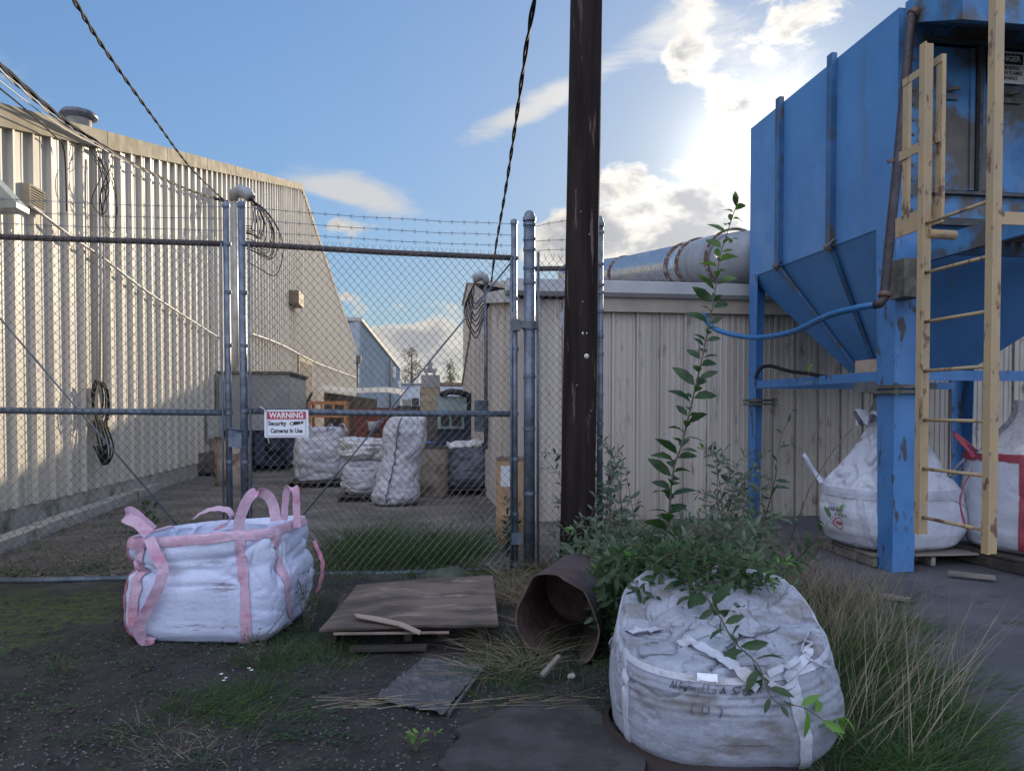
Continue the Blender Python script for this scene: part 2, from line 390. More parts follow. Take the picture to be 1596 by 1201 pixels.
def ribbed(mb, ya, yb, zb, ztop, period, prof, X, sgn=1):
    y = ya; pts = []
    while y < yb:
        for u, d in prof:
            if y + u <= yb: pts.append((y + u, d))
        y += period
    pts.append((yb, 0)); base = len(mb.v)
    for (yy, d) in pts: mb.v += [Vector((X + sgn * d, yy, zb(yy))), Vector((X + sgn * d, yy, ztop(yy)))]
    for i in range(len(pts) - 1):
        a = base + 2 * i; mb.f.append((a, a + 2, a + 3, a + 1)); mb.sm.append(False)
PER = .5
pr = [(0, 0), (.010, .064), (.054, .064), (.064, 0), (.165, 0), (.172, .007), (.186, .007), (.193, 0), (.325, 0), (.332, .007), (.346, .007), (.353, 0), (.499, 0)]
mb = MB(); ribbed(mb, Y0, 26, lambda y: .37 - .002 * y, lambda y: interp(prof_w, y) - .1, PER, pr, XW)
pr2 = [(0, 0), (.012, .07), (.052, .07), (.064, 0), (.499, 0)]
ribbed(mb, 26, e2.y, lambda y: .30, lambda y: interp(prof_w, y) - .1, PER, pr2, XW)
part('wall_siding', mb, siding_l, wh)
mb = MB(); mb.box((XW - .35, Y0, -.05), (XW - .01, e2.y, .375)); part('wall_base', mb, found, wh)
mb = MB()
for (ya, za), (yb, zb) in zip(prof_w, prof_w[1:]):
    mb.prism([(XW - .05, ya, za - .26), (XW + .09, ya, za - .26), (XW + .09, ya, za + .02), (XW - .05, ya, za + .02)], (0, yb - ya, zb - za))
for k in range(1, 12):
    y = e0.y + k * 3.05; z = interp(prof_w, y)
    if y < e1.y: mb.box((XW + .089, y - .012, z - .25), (XW + .095, y + .012, z + .018))
part('rake_trim', mb, trim_l, wh)
mb = MB()
for (ya, za), (yb, zb) in zip(prof_w, prof_w[1:]):
    mb.prism([(XW - 26, ya, za - .05), (XW - .055, ya, za - .05), (XW - .055, ya, za + .05), (XW - 26, ya, za + .05)], (0, yb - ya, zb - za))
part('roof', mb, roof_m, wh)
mb = MB(); mb.box((XW - 25.5, e2.y - .1, 0), (XW - .4, e2.y, e2.z - .1)); part('end_wall', mb, siding_l, wh); part('end_wall', MB().box((XW - 25.5, Y0, 0), (XW - .4, Y0 + .1, prof_w[0][1] - .1)), siding_l, wh)
mb = MB(); mb.tube([(XW + .12, e2.y - .3, .2), (XW + .12, e2.y - .3, e2.z - 1)], .14, 8); mb.box((XW + .01, e2.y - .8, e2.z - 1.1), (XW + .5, e2.y, e2.z - .4)); part('downspout', mb, mat('dark_spout', (.13, .13, .13)), wh)
# dark doorway
a = PX(463, 600, XW); b = PX(483, 600, XW)
mb = MB(); mb.box((XW + .10, a.y, .3), (XW + .11, b.y, PX(463, 562, XW).z)); dz = part('doorway', mb, mat('dark_opening', (.035, .022, .02), rough=.9), wh)
mb = MB(); zt = PX(463, 562, XW).z
mb.box((XW + .04, a.y - .2, zt), (XW + .125, b.y + .2, zt + .25)); mb.box((XW + .04, b.y, .3), (XW + .125, b.y + .25, zt)); mb.box((XW + .04, a.y - .2, .3), (XW + .125, a.y, zt)); part('door_frame', mb, trim_l, dz)
# low kerb by the wall
ka = PG(0, 858); kb = PG(205, 778)
kd = (kb - ka); mb = MB(); kk = MB()
q = ka - kd * .6; nrm = Vector((kd.y, -kd.x, 0)).normalized()
for i in range(7):
    p0 = q + kd * (i * .27); p1 = q + kd * (i * .27 + .262); p0.z = p1.z = .05 + .01 * (i % 2); kk.bar(p0, p1, .22, .18)
single('kerb', kk, found, 'low broken concrete kerb on the ground along the cream warehouse wall', 'kerb')
# roof vent
vp = PX(123, 196, XW - .75); zr = interp(prof_w, vp.y)
rv = thing('roof_vent', 'dark mushroom vent with a domed cap on the cream warehouse roof edge', 'vent', (vp.x, vp.y, zr))
vm = mat('vent_metal', (.09, .09, .10), (.16, .15, .15), 6, rough=.5, metal=.5)
part('vent_neck', MB().lathe((vp.x, vp.y, zr - .15), [(.20, 0), (.20, .46), (.22, .48)], 20), mat('vent_neck_metal', (.30, .27, .24), (.20, .18, .16), 6, rough=.5, metal=.3), rv)
part('vent_cap', MB().lathe((vp.x, vp.y, zr + .30), [(.20, -.02), (.29, .02), (.30, .05), (.26, .11), (.15, .15), (.001, .17)], 24), vm, rv)
# louvre, hood and light on the wall
def on_wall(px, py, d=0.0): return PX(px, py, XW + d)
a = on_wall(46, 285, .11); b = on_wall(71, 335, .11)
lv = thing('louvre_vent', 'square louvred vent projecting from the cream warehouse siding', 'vent', (XW, (a.y + b.y) / 2, b.z))
fm = MB(); fm.box((XW, a.y, b.z), (XW + .11, a.y + .03, a.z)); fm.box((XW, b.y - .03, b.z), (XW + .11, b.y, a.z)); fm.box((XW, a.y + .03, a.z - .03), (XW + .11, b.y - .03, a.z)); fm.box((XW, a.y + .03, b.z), (XW + .11, b.y - .03, b.z + .03))
lo = MB(); k = 7
for i in range(k):
    z = b.z + .05 + (a.z - b.z - .1) * i / (k - 1); lo.prism([(XW + .108, a.y + .03, z - .018), (XW + .108, a.y + .03, z - .006), (XW + .09, a.y + .03, z + .016), (XW + .088, a.y + .03, z + .006)], (0, b.y - a.y - .06, 0))
part('vent_frame', fm, trim_l, lv); part('slats', lo, trim_l, lv); part('dark_backing', MB().box((XW + .081, a.y + .03, b.z + .03), (XW + .084, b.y - .03, a.z - .03)), mat('black', (.012, .012, .012)), lv)
p = on_wall(-12, 322, .1); q = on_wall(9, 322, .1); t_ = on_wall(3, 281, .02)
hood = MB(); hx = .36
hood.add([(XW + .04, p.y, t_.z), (XW + .04, q.y, t_.z), (XW + hx, q.y, p.z + .06), (XW + hx, p.y, p.z + .06), (XW + .04, p.y, p.z - .02), (XW + .04, q.y, p.z - .02), (XW + hx, q.y, p.z), (XW + hx, p.y, p.z)],
         [(0, 1, 2, 3), (3, 2, 6, 7), (0, 3, 7, 4), (1, 5, 6, 2), (4, 7, 6, 5)])
single('vent_hood', hood, mat('galv_hood', (.36, .40, .38), (.28, .31, .30), 4, rough=.45, metal=.4), 'grey sloping sheet metal hood on the warehouse wall beside the louvre', 'vent hood')
a = on_wall(460, 452, .3); b = on_wall(472, 484, .3)
single('wall_light', MB().box((XW + .04, a.y, b.z), (XW + .45, b.y - .8, a.z)), mat('brown_box', (.16, .12, .08)), 'small brown box lamp high on the cream warehouse wall', 'wall lamp')

# cable bundle down the wall with coil and meter base
ca = on_wall(156, 236, .14); cb = on_wall(157, 655, .14)
cg = thing('wall_conduit', 'conduits and a coiled black hose hanging on the cream warehouse siding', 'conduit', (ca.x, cb.y, .4))
cm = mat('dark_cable', (.014, .013, .015), rough=.8, spec=.2); gcm = mat('grey_cable', (.30, .29, .28), rough=.6)
mb = MB()
for o_ in (-.16, -.05, .09): mb.tube([(ca.x, ca.y + o_, ca.z - .1), (ca.x + .02, lerp(ca.y, cb.y, .5) + o_, (ca.z + cb.z) / 2), (cb.x, cb.y + o_, cb.z)], .018, 6)
part('conduit', mb, gcm, cg)
mb = MB(); mb.cbox((XW + .12, cb.y - .12, cb.z + .25), (.16, .24, .5)); mb.cbox((XW + .12, cb.y + .25, cb.z - .1), (.14, .2, .3)); part('junction_box', mb, mat('beige_box', (.42, .38, .30), (.34, .30, .24), 5), cg)
cc_ = on_wall(152, 618, .2); mb = MB()
for i in range(7):
    ry = .20 + .015 * i; rz = .26 + .015 * i; sh = rnd(-.03, .03)
    mb.tube([(cc_.x + .012 * i, cc_.y + sh + ry * math.cos(t), cc_.z - .02 * i + rz * math.sin(t)) for t in [2 * math.pi * j / 28 for j in range(29)]], .009, 6)
for i in range(5):
    o_ = -.15 + i * .1; mb.tube(smooth_path([(cc_.x, cc_.y + o_, cc_.z - .35), (cc_.x + .1, cc_.y + o_ * 1.3, cc_.z - .8), (cc_.x + .05, cc_.y + o_ * .4 + .1, cc_.z - 1.05), (cc_.x, cc_.y + o_, cc_.z - .75)]), .013, 5)
part('coiled_hose', mb, cm, cg)
mb = MB()
for i in range(9):
    a = Vector((ca.x + .05, ca.y + rnd(-.4, .4), ca.z - rnd(-.1, .3))); mb.tube(smooth_path([a, a + Vector((.15, rnd(-.3, .3), -rnd(.2, .6))), a + Vector((.05, rnd(-.3, .3), -rnd(.5, 1.1))), Vector((ca.x, ca.y + rnd(-.1, .1), ca.z - 1.0))]), .007, 5)
part('loose_wires', mb, cm, cg)

# ---------------------------------------------------------------- service mast by the wall
m0 = PX(365, 310, XW + .42)
ms = thing('service_mast', 'tall galvanized electric mast with a weatherhead in front of the cream warehouse', 'mast', (m0.x, m0.y, 0))
galv = mat('galvanized', (.075, .095, .125), (.15, .18, .22), 9, .35, .65, .42, metal=.3, c3=(.07, .08, .10), s3=3, lo3=.55, hi3=.7)
part('pipe', MB().tube([(m0.x, m0.y, .8), (m0.x, m0.y, m0.z)], .085, 12), mat('mast_pipe', (.42, .42, .42), (.32, .31, .30), 3, rough=.5, metal=.3), ms)
whd = MB(); d = Vector((.45, -.1, -.16)); whd.tube([m0 + Vector((-.02, 0, -.05)), m0 + Vector((.0, 0, .12)), m0 + Vector((.16, -.04, .2)), m0 + Vector((.36, -.08, .12)), m0 + Vector((.44, -.1, .0))], [.11, .15, .17, .16, .14], 12)
part('weatherhead', whd, mat('weatherhead_grey', (.28, .30, .31), (.22, .23, .24), 5, rough=.5), ms)
mb = MB(); w0 = m0 + Vector((.4, -.1, .02))
for i in range(13):
    e = .15 + .055 * i + rnd(-.08, .08); dp = .7 + .085 * i + rnd(-.2, .2)
    mb.tube(smooth_path([w0 + Vector((rnd(-.08, .08), 0, 0)), w0 + Vector((e * .55, rnd(-.1, .1), -dp * .22)), w0 + Vector((e, rnd(-.15, .15), -dp * .62)), w0 + Vector((e * .8, rnd(-.15, .15), -dp * 1.05)), w0 + Vector((e * .25, 0, -dp * .95)), w0 + Vector((-.25, 0, -dp * .7 - .2))], 5), .012, 5)
part('drip_loops', mb, cm, ms)
bp_ = PX(371, 640, m0.x + .15)
mb = MB(); mb.cbox((bp_.x, bp_.y, bp_.z), (.34, .25, 1.1)); mb.cbox((bp_.x - .02, bp_.y - .02, bp_.z - .85), (.26, .2, .5)); part('meter_box', mb, mat('meter_grey', (.30, .31, .32), (.24, .24, .24), 4), ms)
b2 = PX(336, 663, m0.x - .2); mb = MB(); mb.cbox(b2, (.25, .5, .62)); part('switch_box', mb, mat('meter_pale', (.40, .40, .36), (.3, .3, .28), 4), ms)
# cable clipped along the warehouse wall and sagging to it
def cable(name, pts, r, m, label, cat='cable', group=None, twist=0, k=14, n=6, tr=None):
    pts = smooth_path(pts, k); mb = MB()
    if twist:
        for s in range(twist):
            out = []; L = 0
            for i, p in enumerate(pts):
                if i: L += (p - pts[i - 1]).length
                d = (pts[min(i + 1, len(pts) - 1)] - pts[max(i - 1, 0)]).normalized(); a = d.orthogonal().normalized(); b = d.cross(a)
                ph = L * 2 * math.pi / (tr or 1.1) + s * 2 * math.pi / twist; out.append(p + (a * math.cos(ph) + b * math.sin(ph)) * r * 1.05)
            mb.tube(out, r, n)
    else: mb.tube(pts, r, n)
    return single(name, mb, m, label, cat, group)
lcm = mat('light_cable', (.50, .48, .44), rough=.6)
cable('wall_cable', [on_wall(50, 322, .12), on_wall(80, 345, .12), on_wall(115, 372, .15), on_wall(160, 402, .12), on_wall(240, 462, .12), on_wall(342, 527, .12)], .022, lcm, 'pale cable sloping along the warehouse siding from the louvre vent to the mast')
cable('wall_cable', [on_wall(392, 520, .1), on_wall(440, 538, .12), on_wall(500, 568, .15), on_wall(555, 588, .15)], .03, lcm, 'pale cable along the far part of the warehouse siding, right of the gate post')
# ---------------------------------------------------------------- shed on the right
YF = 10.3; XS = 1.45
shed_m = mat('shed_siding', (.36, .315, .27), (.50, .45, .395), 2.2, .35, .65, .6, stretch=(1, 1, .06), bump=.15, bscale=5, c3=(.20, .16, .125), s3=7, lo3=.56, hi3=.72, st3=(1, 1, .25), bdist=.03)
shed_d = mat('shed_siding_worn', (.33, .295, .25), (.40, .36, .31), 1.5, .3, .7, .6, c3=(.14, .11, .08), s3=9, lo3=.56, hi3=.72, st3=(1, 1, .4))
white_t = mat('white_gutter', (.44, .44, .44), (.36, .355, .35), 2, .3, .7, .5, c3=(.34, .30, .25), s3=8, lo3=.62, hi3=.78, st3=(.4, 1, 2))
sh = thing('shed', 'low beige metal shed with vertical ribbed panels behind the utility pole and blue hopper', 'shed', (5, 15, 0))
zE = 3.2
def panel_front(mb, xa, xb, z0, z1, Y, per=.36):
    pf = [(0, 0), (.004, -.02), (.012, -.02), (.016, .034), (.048, .034), (.062, 0), (.125, 0), (.134, .011), (.150, .011), (.159, 0), (.212, 0), (.221, .011), (.236, .011), (.245, 0), (.297, 0), (.306, .011), (.320, .011), (.329, 0)]
    x = xa; pts = []
    while x < xb:
        jd = rnd(-.004, .004)
        for u, d in pf:
            if x + u < xb: pts.append((x + u, d + jd))
        x += per
    pts.append((xb, 0)); base = len(mb.v)
    for xx, d in pts: mb.v += [Vector((xx, Y - d, z0)), Vector((xx, Y - d, z1))]
    for i in range(len(pts) - 1): a = base + 2 * i; mb.f.append((a, a + 2, a + 3, a + 1)); mb.sm.append(False)
    k = 0; x = xa
    while x < xb:
        for z in (.35, 1.25, 2.1, 2.85): mb.cbox((x + .09, Y - .006, z + rnd(-.01, .01)), (.016, .012, .016))
        x += per
mb = MB(); panel_front(mb, XS, 5.0, -.02, zE - .05, YF); part('front_wall', mb, shed_m, sh)
mb = MB(); panel_front(mb, 5.0, 13, -.02, zE - .05, YF); part('front_wall', mb, shed_d, sh, 'browner, weathered panels behind the blue hopper')
pS = [(YF, zE + .02), (PX(762, 470, XS).y, PX(762, 462, XS).z), (PX(741, 444, XS).y, PX(741, 444, XS).z), (PX(734, 527, XS).y, PX(734, 527, XS).z), (PX(722, 600, XS).y, PX(722, 600, XS).z)]
print('shed profile', pS)
mb = MB(); ribbed(mb, YF, pS[-1][0], lambda y: -.02, lambda y: interp(pS, y), .30, [(0, 0), (.01, .022), (.04, .022), (.05, 0), (.15, 0), (.156, .006), (.17, .006), (.176, 0), (.299, 0)], XS, -1)
part('side_wall', mb, shed_m, sh)
YR, ZR = pS[2]
mb = MB()
for k in range(40):
    xa = XS - .06 + k * .3; mb.prism([(xa, YF - .12, zE + .06), (xa + .297, YF - .12, zE + .06), (xa + .297, YF - .12, zE + .09), (xa, YF - .12, zE + .09)], (0, YR - YF + .12, ZR - zE))
    mb.prism([(xa, YF - .12, zE + .09), (xa + .03, YF - .12, zE + .09), (xa + .03, YF - .12, zE + .115), (xa, YF - .12, zE + .115)], (0, YR - YF + .12, ZR - zE))
for (ya, za), (yb, zb) in zip(pS[2:], pS[3:]): mb.prism([(XS - .05, ya, za), (13, ya, za), (13, ya, za + .04), (XS - .05, ya, za + .04)], (0, yb - ya, zb - za))
part('roof', mb, mat('brown_metal_roof', (.30, .25, .21), (.38, .37, .36), 2.5, .3, .7, .45, metal=.2, stretch=(1, .2, 1), c3=(.18, .12, .08), s3=4, lo3=.55, hi3=.7, st3=(1, .2, 1)), sh)
mb = MB()
mb.prism([(XS - .1, YF - .16, zE - .02), (XS - .1, YF - .22, zE + .03), (XS - .1, YF - .22, zE + .19), (XS - .1, YF - .20, zE + .20), (XS - .1, YF - .05, zE + .08), (XS - .1, YF - .05, zE - .02)], (11, 0, 0))
part('gutter', mb, white_t, sh)
part('fascia', MB().box((2.35, YF - .10, zE - .22), (12.9, YF - .03, zE - .02)), mat('beige_fascia', (.40, .35, .28), (.34, .29, .23), 3), sh)
mb = MB(); mb.prism([(XS - .1, YF - .1, zE - .12), (XS - .025, YF - .1, zE - .12), (XS - .025, YF - .1, zE + .06), (XS - .1, YF - .1, zE + .06)], (0, pS[1][0] - YF + .1, pS[1][1] - zE))
part('rake_trim', mb, white_t, sh)
mb = MB()
for s_ in range(3): mb.add([(XS + 1.8 + s_ * 1.2, YF - .1, zE + .13), (XS + 2.9 + s_ * 1.2, YF - .1, zE + .13), (XS + 2.8 + s_ * 1.2, YF + .9, zE + .34), (XS + 1.9 + s_ * 1.2, YF + .9, zE + .34)], [(0, 1, 2, 3)])
part('roof_sheet', mb, white_t, sh)
part('back_wall', MB().box((XS + .02, pS[-1][0] - .1, 0), (13, pS[-1][0] - .05, pS[-1][1])), shed_m, sh)
# unseen block added behind the shed to shade the yard and warehouse wall
fs = thing('shade_block', 'unseen beige block added behind the low shed to shade the yard', 'building', (8, 30, 0))
ls_ = lambda y: 1.6 + .169 * y
part('wall', MB().prism([(2.7, 18, 0), (2.7, 18, ls_(18)), (2.7, 33, ls_(33)), (2.7, 36, 6.6), (2.7, 36, 0)], (10, 0, 0)), shed_m, fs)
mb = MB(); mb.prism([(2.62, 17.9, ls_(17.9) + .01), (2.62, 33, ls_(33) + .01), (2.62, 36.1, 6.61), (2.62, 36.1, 6.65), (2.62, 33, ls_(33) + .05), (2.62, 17.9, ls_(17.9) + .05)], (10.2, 0, 0)); part('roof', mb, roof_m, fs)

# electric riser at the corner of the shed
c0 = PX(757, 440, XS - .10)
er = thing('electric_riser', 'grey conduit riser with a weatherhead and a breaker box on the shed corner', 'conduit', (c0.x, c0.y, 0))
part('pipe', MB().tube([(c0.x, c0.y, .9), (c0.x, c0.y, c0.z)], .035, 10), galv, er)
part('weatherhead', MB().tube([c0 + Vector((.02, 0, -.02)), c0 + Vector((0, 0, .08)), c0 + Vector((-.09, 0, .12)), c0 + Vector((-.2, 0, .05))], [.05, .08, .09, .07], 10), mat('weatherhead_grey', (.28, .30, .31)), er)
bx = PX(750, 648, XS - .13); mb = MB(); mb.cbox((bx.x, bx.y, bx.z), (.24, .22, .56)); part('breaker_box', mb, galv, er)
mb = MB()
for i in range(7):
    a = c0 + Vector((-.17, 0, .03)); l = .4 + .1 * i
    mb.tube(smooth_path([a, a + Vector((-.08 - .02 * i, rnd(-.1, .1), -l * .5)), a + Vector((-.02, rnd(-.1, .1), -l)), a + Vector((.12, 0, -l * .7)), c0 + Vector((.06, 0, -.35))], 5), .011, 5)
part('drip_loops', mb, cm, er)

# overhead wires
mt = m0 + Vector((-.15, -.1, -.15))
cable('power_cable', [P(95, -30, 5.5), P(115, 0, 5.9), P(165, 80, 7.8), P(240, 185, 11), P(300, 265, 15), mt], .011, cm, 'black twisted power cable slanting down to the mast by the cream warehouse', 'cable', 'overhead cables', 2, 40, 6)
offs = [(0, 0, .014), (3, 10, .010), (-2, 22, .008), (0, -4, .011)]
for i, (dx, dy, r) in enumerate(offs):
    cable('service_cable', [P(-60 + dx, 50 + dy, 7.0), P(0 + dx, 103 + dy, 8.2), P(95, 184 + dy * .6, 10), P(155, 224 + dy * .25, 11.4), P(215, 259 + dy * .1, 12.9), P(285, 292, 15.6), mt + Vector((0, 0, .02 * i))], r, [cm, gcm, lcm, cm][i], ['thick dark cable, highest of the slanting bundle at the left edge', 'grey cable in the middle of the bundle from the left edge to the mast', 'thin pale cable at the bottom of the bundle from the left edge to the mast', 'dark cable twisted close above the thick one in the slanting bundle'][i], 'cable', 'overhead cables', 2 if i != 2 else 0, 22, 5)
cable('thin_cable', [P(-30, 115, 7.8), P(0, 138, 8.2), P(45, 175, 9), P(85, 212, 10), on_wall(100, 235, .15), on_wall(104, 330, .12)], .010, cm, 'thin single wire ending low on the warehouse siding near the eave', 'cable', 'overhead cables')
rt = c0 + Vector((.06, -.05, -.28))
cable('power_cable', [P(845, -60, 5.0), P(833, 0, 5.5), P(822, 62, 6.1), P(806, 175, 7.4), P(789, 290, 9.5), P(772, 390, 12), rt], .0105, cm, 'black twisted power cable hanging down beside the utility pole to the shed corner', 'cable', 'overhead cables', 2, 34, 6)

# ---------------------------------------------------------------- silver exhaust duct
dm = mat('spiral_duct', (.55, .57, .60), (.42, .44, .47), 6, .3, .7, .28, metal=.85, c3=(.30, .27, .25), s3=3, lo3=.6, hi3=.8)
rust = mat('rust', (.09, .04, .028), (.16, .085, .055), 14, .35, .65, .8, c3=(.30, .29, .28), s3=14, lo3=.50, hi3=.58, bump=.3)
D0 = PY(890, 432, 21.0); D1 = PY(975, 427, 17.2); D2 = PY(1072, 415, 12.9); D3 = PY(1092, 411, 12.0); D4 = PY(1146, 402, 10.2)
du = thing('exhaust_duct', 'fat silver spiral duct with rusty flanges lying on the shed roof behind the blue hopper', 'duct', tuple((D1 + D2) / 2 - Vector((0, 0, .45))))
def spiral(a, b, r, pitch=.16):
    ax = b - a; L = ax.length; k = int(L / (pitch / 4)); prof = [(r + (.014 if i % 4 == 0 else 0), L * i / k) for i in range(k + 1)]
    return MB().lathe(a, prof, 40, ax)
RD = .40
part('duct_section', spiral(D0, D1, RD), dm, du); part('duct_section', spiral(D1, D2, RD), dm, du)
for q_, dirn in ((D1, D2 - D1), (D2, D3 - D2), (D3, D4 - D3)):
    part('flange', MB().lathe(q_ - dirn.normalized() * .06, [(RD, 0), (RD + .04, .0), (RD + .04, .04), (RD + .01, .04), (RD + .01, .075), (RD + .035, .08), (RD + .035, .12), (RD, .12)], 40, dirn, smooth=False), rust, du)
part('smooth_collar', MB().lathe(D2, [(RD, 0), (RD, (D3 - D2).length)], 40, D3 - D2), dm, du)
el_ = MB(); path = smooth_path([D3, D3.lerp(D4, .55), D4 + Vector((.03, .22, 0)), Vector((4.98, 10.22, D4.z)), Vector((5.7, 10.18, D4.z))], 6)
el_.tube(path, [RD + .005] * len(path), 40, cap=False); part('elbow', el_, mat('smooth_duct', (.26, .27, .29), (.20, .21, .22), 3, rough=.6, metal=.2), du)
part('flange', MB().lathe(D4 - (D4 - D3).normalized() * .1, [(RD, 0), (RD + .035, 0), (RD + .035, .05), (RD, .05)], 40, D4 - D3, smooth=False), rust, du)

# ---------------------------------------------------------------- blue hopper
BX0, BX1, BY0, BY1 = 4.7, 8.0, 6.6, 9.7; ZB, ZT = 3.41, 5.46
blue = mat('blue_paint', (.046, .155, .345), (.064, .19, .395), 1.2, .3, .7, .48, bump=.12, bscale=2.5, bdist=.05, c3=(.09, .115, .12), s3=3.2, lo3=.56, hi3=.82, st3=(1, 1, .12))
ribm = mat('rib_paint', (.02, .075, .17), (.035, .12, .26), 3, .35, .65, .6, c3=(.06, .05, .035), s3=4, lo3=.50, hi3=.62, st3=(1, 1, .4))
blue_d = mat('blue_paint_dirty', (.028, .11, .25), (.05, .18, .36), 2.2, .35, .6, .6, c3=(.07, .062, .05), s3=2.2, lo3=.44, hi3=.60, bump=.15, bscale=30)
blue_w = mat('blue_paint_worn', (.040, .14, .33), (.055, .18, .39), 3, .3, .7, .5, c3=(.045, .05, .055), s3=8, lo3=.58, hi3=.64, st3=(1, 1, .4), bump=.1, bscale=25)
grime = mat('grimy_steel', (.07, .065, .05), (.13, .12, .10), 9, rough=.85, c3=(.05, .10, .18), s3=5, bump=.3)
hp = thing('dust_hopper', 'big blue steel dust collector hopper standing on four legs in front of the shed', 'hopper', ((BX0 + BX1) / 2, (BY0 + BY1) / 2, 0))
mb = MB()
mb.add([(BX0, BY0, ZB), (BX0, BY1, ZB), (BX0, BY1, ZT), (BX0, BY0, ZT), (BX1, BY0, ZB), (BX1, BY1, ZB), (BX1, BY1, ZT), (BX1, BY0, ZT)],
       [(0, 3, 2, 1), (1, 2, 6, 5), (5, 6, 7, 4), (3, 7, 6, 2)])
# front with two door openings framed as sheets
fy = BY0
def fr(x0, x1, z0, z1, y=fy, th=.02, m_=mb): m_.box((x0, y, z0), (x1, y + th, z1))
part('box_wall', mb, blue, hp)
fmb = MB(); DZ0, DZ1 = PY(1500, 300, fy).z, PY(1500, 68, fy).z; DXA = PY(1437, 200, fy).x
fmb.box((BX0 + .002, fy, ZB), (DXA, fy + .02, ZT - .003)); fmb.box((DXA, fy, DZ1), (BX1 - .002, fy + .02, ZT - .003)); fmb.box((DXA, fy, ZB), (BX1 - .002, fy + .02, DZ0))
part('front_wall', fmb, blue_d, hp)
dx = [(DXA + .03, PY(1521, 200, fy).x), (PY(1530, 200, fy).x, PY(1530, 200, fy).x + .82), (PY(1530, 200, fy).x + .88, BX1 - .05)]
for i, (xa, xb) in enumerate(dx):
    mb = MB(); mb.box((xa, fy + .03, DZ0 + .03), (xb, fy + .05, DZ1 - .03)); mb.box((xa + .0, fy + .012, DZ0 + .03), (xa + .05, fy + .03, DZ1 - .03)); mb.box((xb - .05, fy + .012, DZ0 + .03), (xb, fy + .03, DZ1 - .03))
    dd = part('door', mb, blue_d, hp)
    h = MB(); zc = lerp(DZ0, DZ1, .64); xc = lerp(xa, xb, .45 if i == 0 else .35)
    h.cbox((xc, fy + .01, zc), (.30 if i else .22, .02, .05)); h.bar((xc - .02, fy - .02, zc + .06), (xc + .10, fy - .03, zc + .075), .03, .03); part('latch', h, grime, dd)
mb = MB(); mb.box((DXA - .02, fy - .035, DZ1 - .005), (BX1 - .01, fy - .002, DZ1 + .03)); mb.box((DXA - .02, fy - .05, DZ0 - .03), (BX1 - .01, fy - .002, DZ0 + .0))
for xa in (DXA - .02, dx[0][1] + .02, dx[1][1] + .02): mb.box((xa, fy - .03, DZ0 + .001), (xa + .035, fy + .03, DZ1 - .006))
mb.box((DXA - .01, fy - .045, ZB - .02), (BX1 - .01, fy - .002, ZB + .05))
part('door_frame', mb, mat('dark_frame', (.030, .032, .035), (.06, .06, .055), 8), hp)
for px_ in (1218, 1299):
    c = PX(px_, 300, BX0); mb = MB()
    mb.box((BX0 - .065, c.y - .05, ZB - .01), (BX0 - .055, c.y + .05, ZT + .06)); mb.box((BX0 - .055, c.y - .05, ZB - .01), (BX0 - .001, c.y - .042, ZT + .06)); mb.box((BX0 - .055, c.y + .042, ZB - .01), (BX0 - .001, c.y + .05, ZT + .06))
    part('rib', mb, ribm, hp)
    gb_ = MB(); gb_.grid(lambda u, v: Vector((BX0 - .03 - .045 * math.sin(3.14 * v), c.y + (u - .5) * .20 * (1 - .5 * v), ZB + .07 - .13 * v + .02 * noise.noise(Vector((u * 6, v * 6, c.y))))), 10, 8); part('moss_clump', gb_, grime, hp)
bm_ = MB()
for k in range(14):
    for x_, z_ in ((BX0 + .16, ZB + .12 + k * .145), (DXA + .1 + k * .2, DZ1 + .08)): bm_.cbox((x_, fy - .006, z_), (.024, .012, .024))
part('bolts', bm_, grime, hp)
# pyramid bottom
ox0, ox1, oy0, oy1, oz = 5.5, 6.45, 7.7, 8.6, 2.06
mb = MB(); T = [(BX0 + .01, BY0 + .01, ZB), (BX1 - .01, BY0 + .01, ZB), (BX1 - .01, BY1 - .01, ZB), (BX0 + .01, BY1 - .01, ZB)]; B = [(ox0, oy0, oz), (ox1, oy0, oz), (ox1, oy1, oz), (ox0, oy1, oz)]
mb.add(T + B, [(0, 4, 5, 1), (1, 5, 6, 2), (2, 6, 7, 3), (3, 7, 4, 0)]); part('cone', mb, blue, hp)
mb = MB(); mb.cbox(((ox0 + ox1) / 2 - .25, (oy0 + oy1) / 2, 1.93), (.55, .55, .26)); mb.lathe(((ox0 + ox1) / 2 - .25, (oy0 + oy1) / 2, 1.2), [(.16, 0), (.17, .3), (.21, .38), (.17, .46), (.17, .62)], 20); part('spout', mb, mat('spout_grey', (.13, .13, .14), (.20, .20, .20), 6), hp)
mb = MB()
for px_ in (1218, 1299):
    c = PX(px_, 300, BX0); f_ = (c.y - BY0) / (BY1 - BY0); e = Vector((ox0, lerp(oy0, oy1, f_), oz)); s_ = Vector((BX0 + .01, c.y, ZB)); s_ = s_ + Vector((-.02, 0, -.02)); e = e + Vector((-.02, 0, -.02))
    mb.bar(s_, e, .05, .03)
part('cone_rib', mb, ribm, hp)
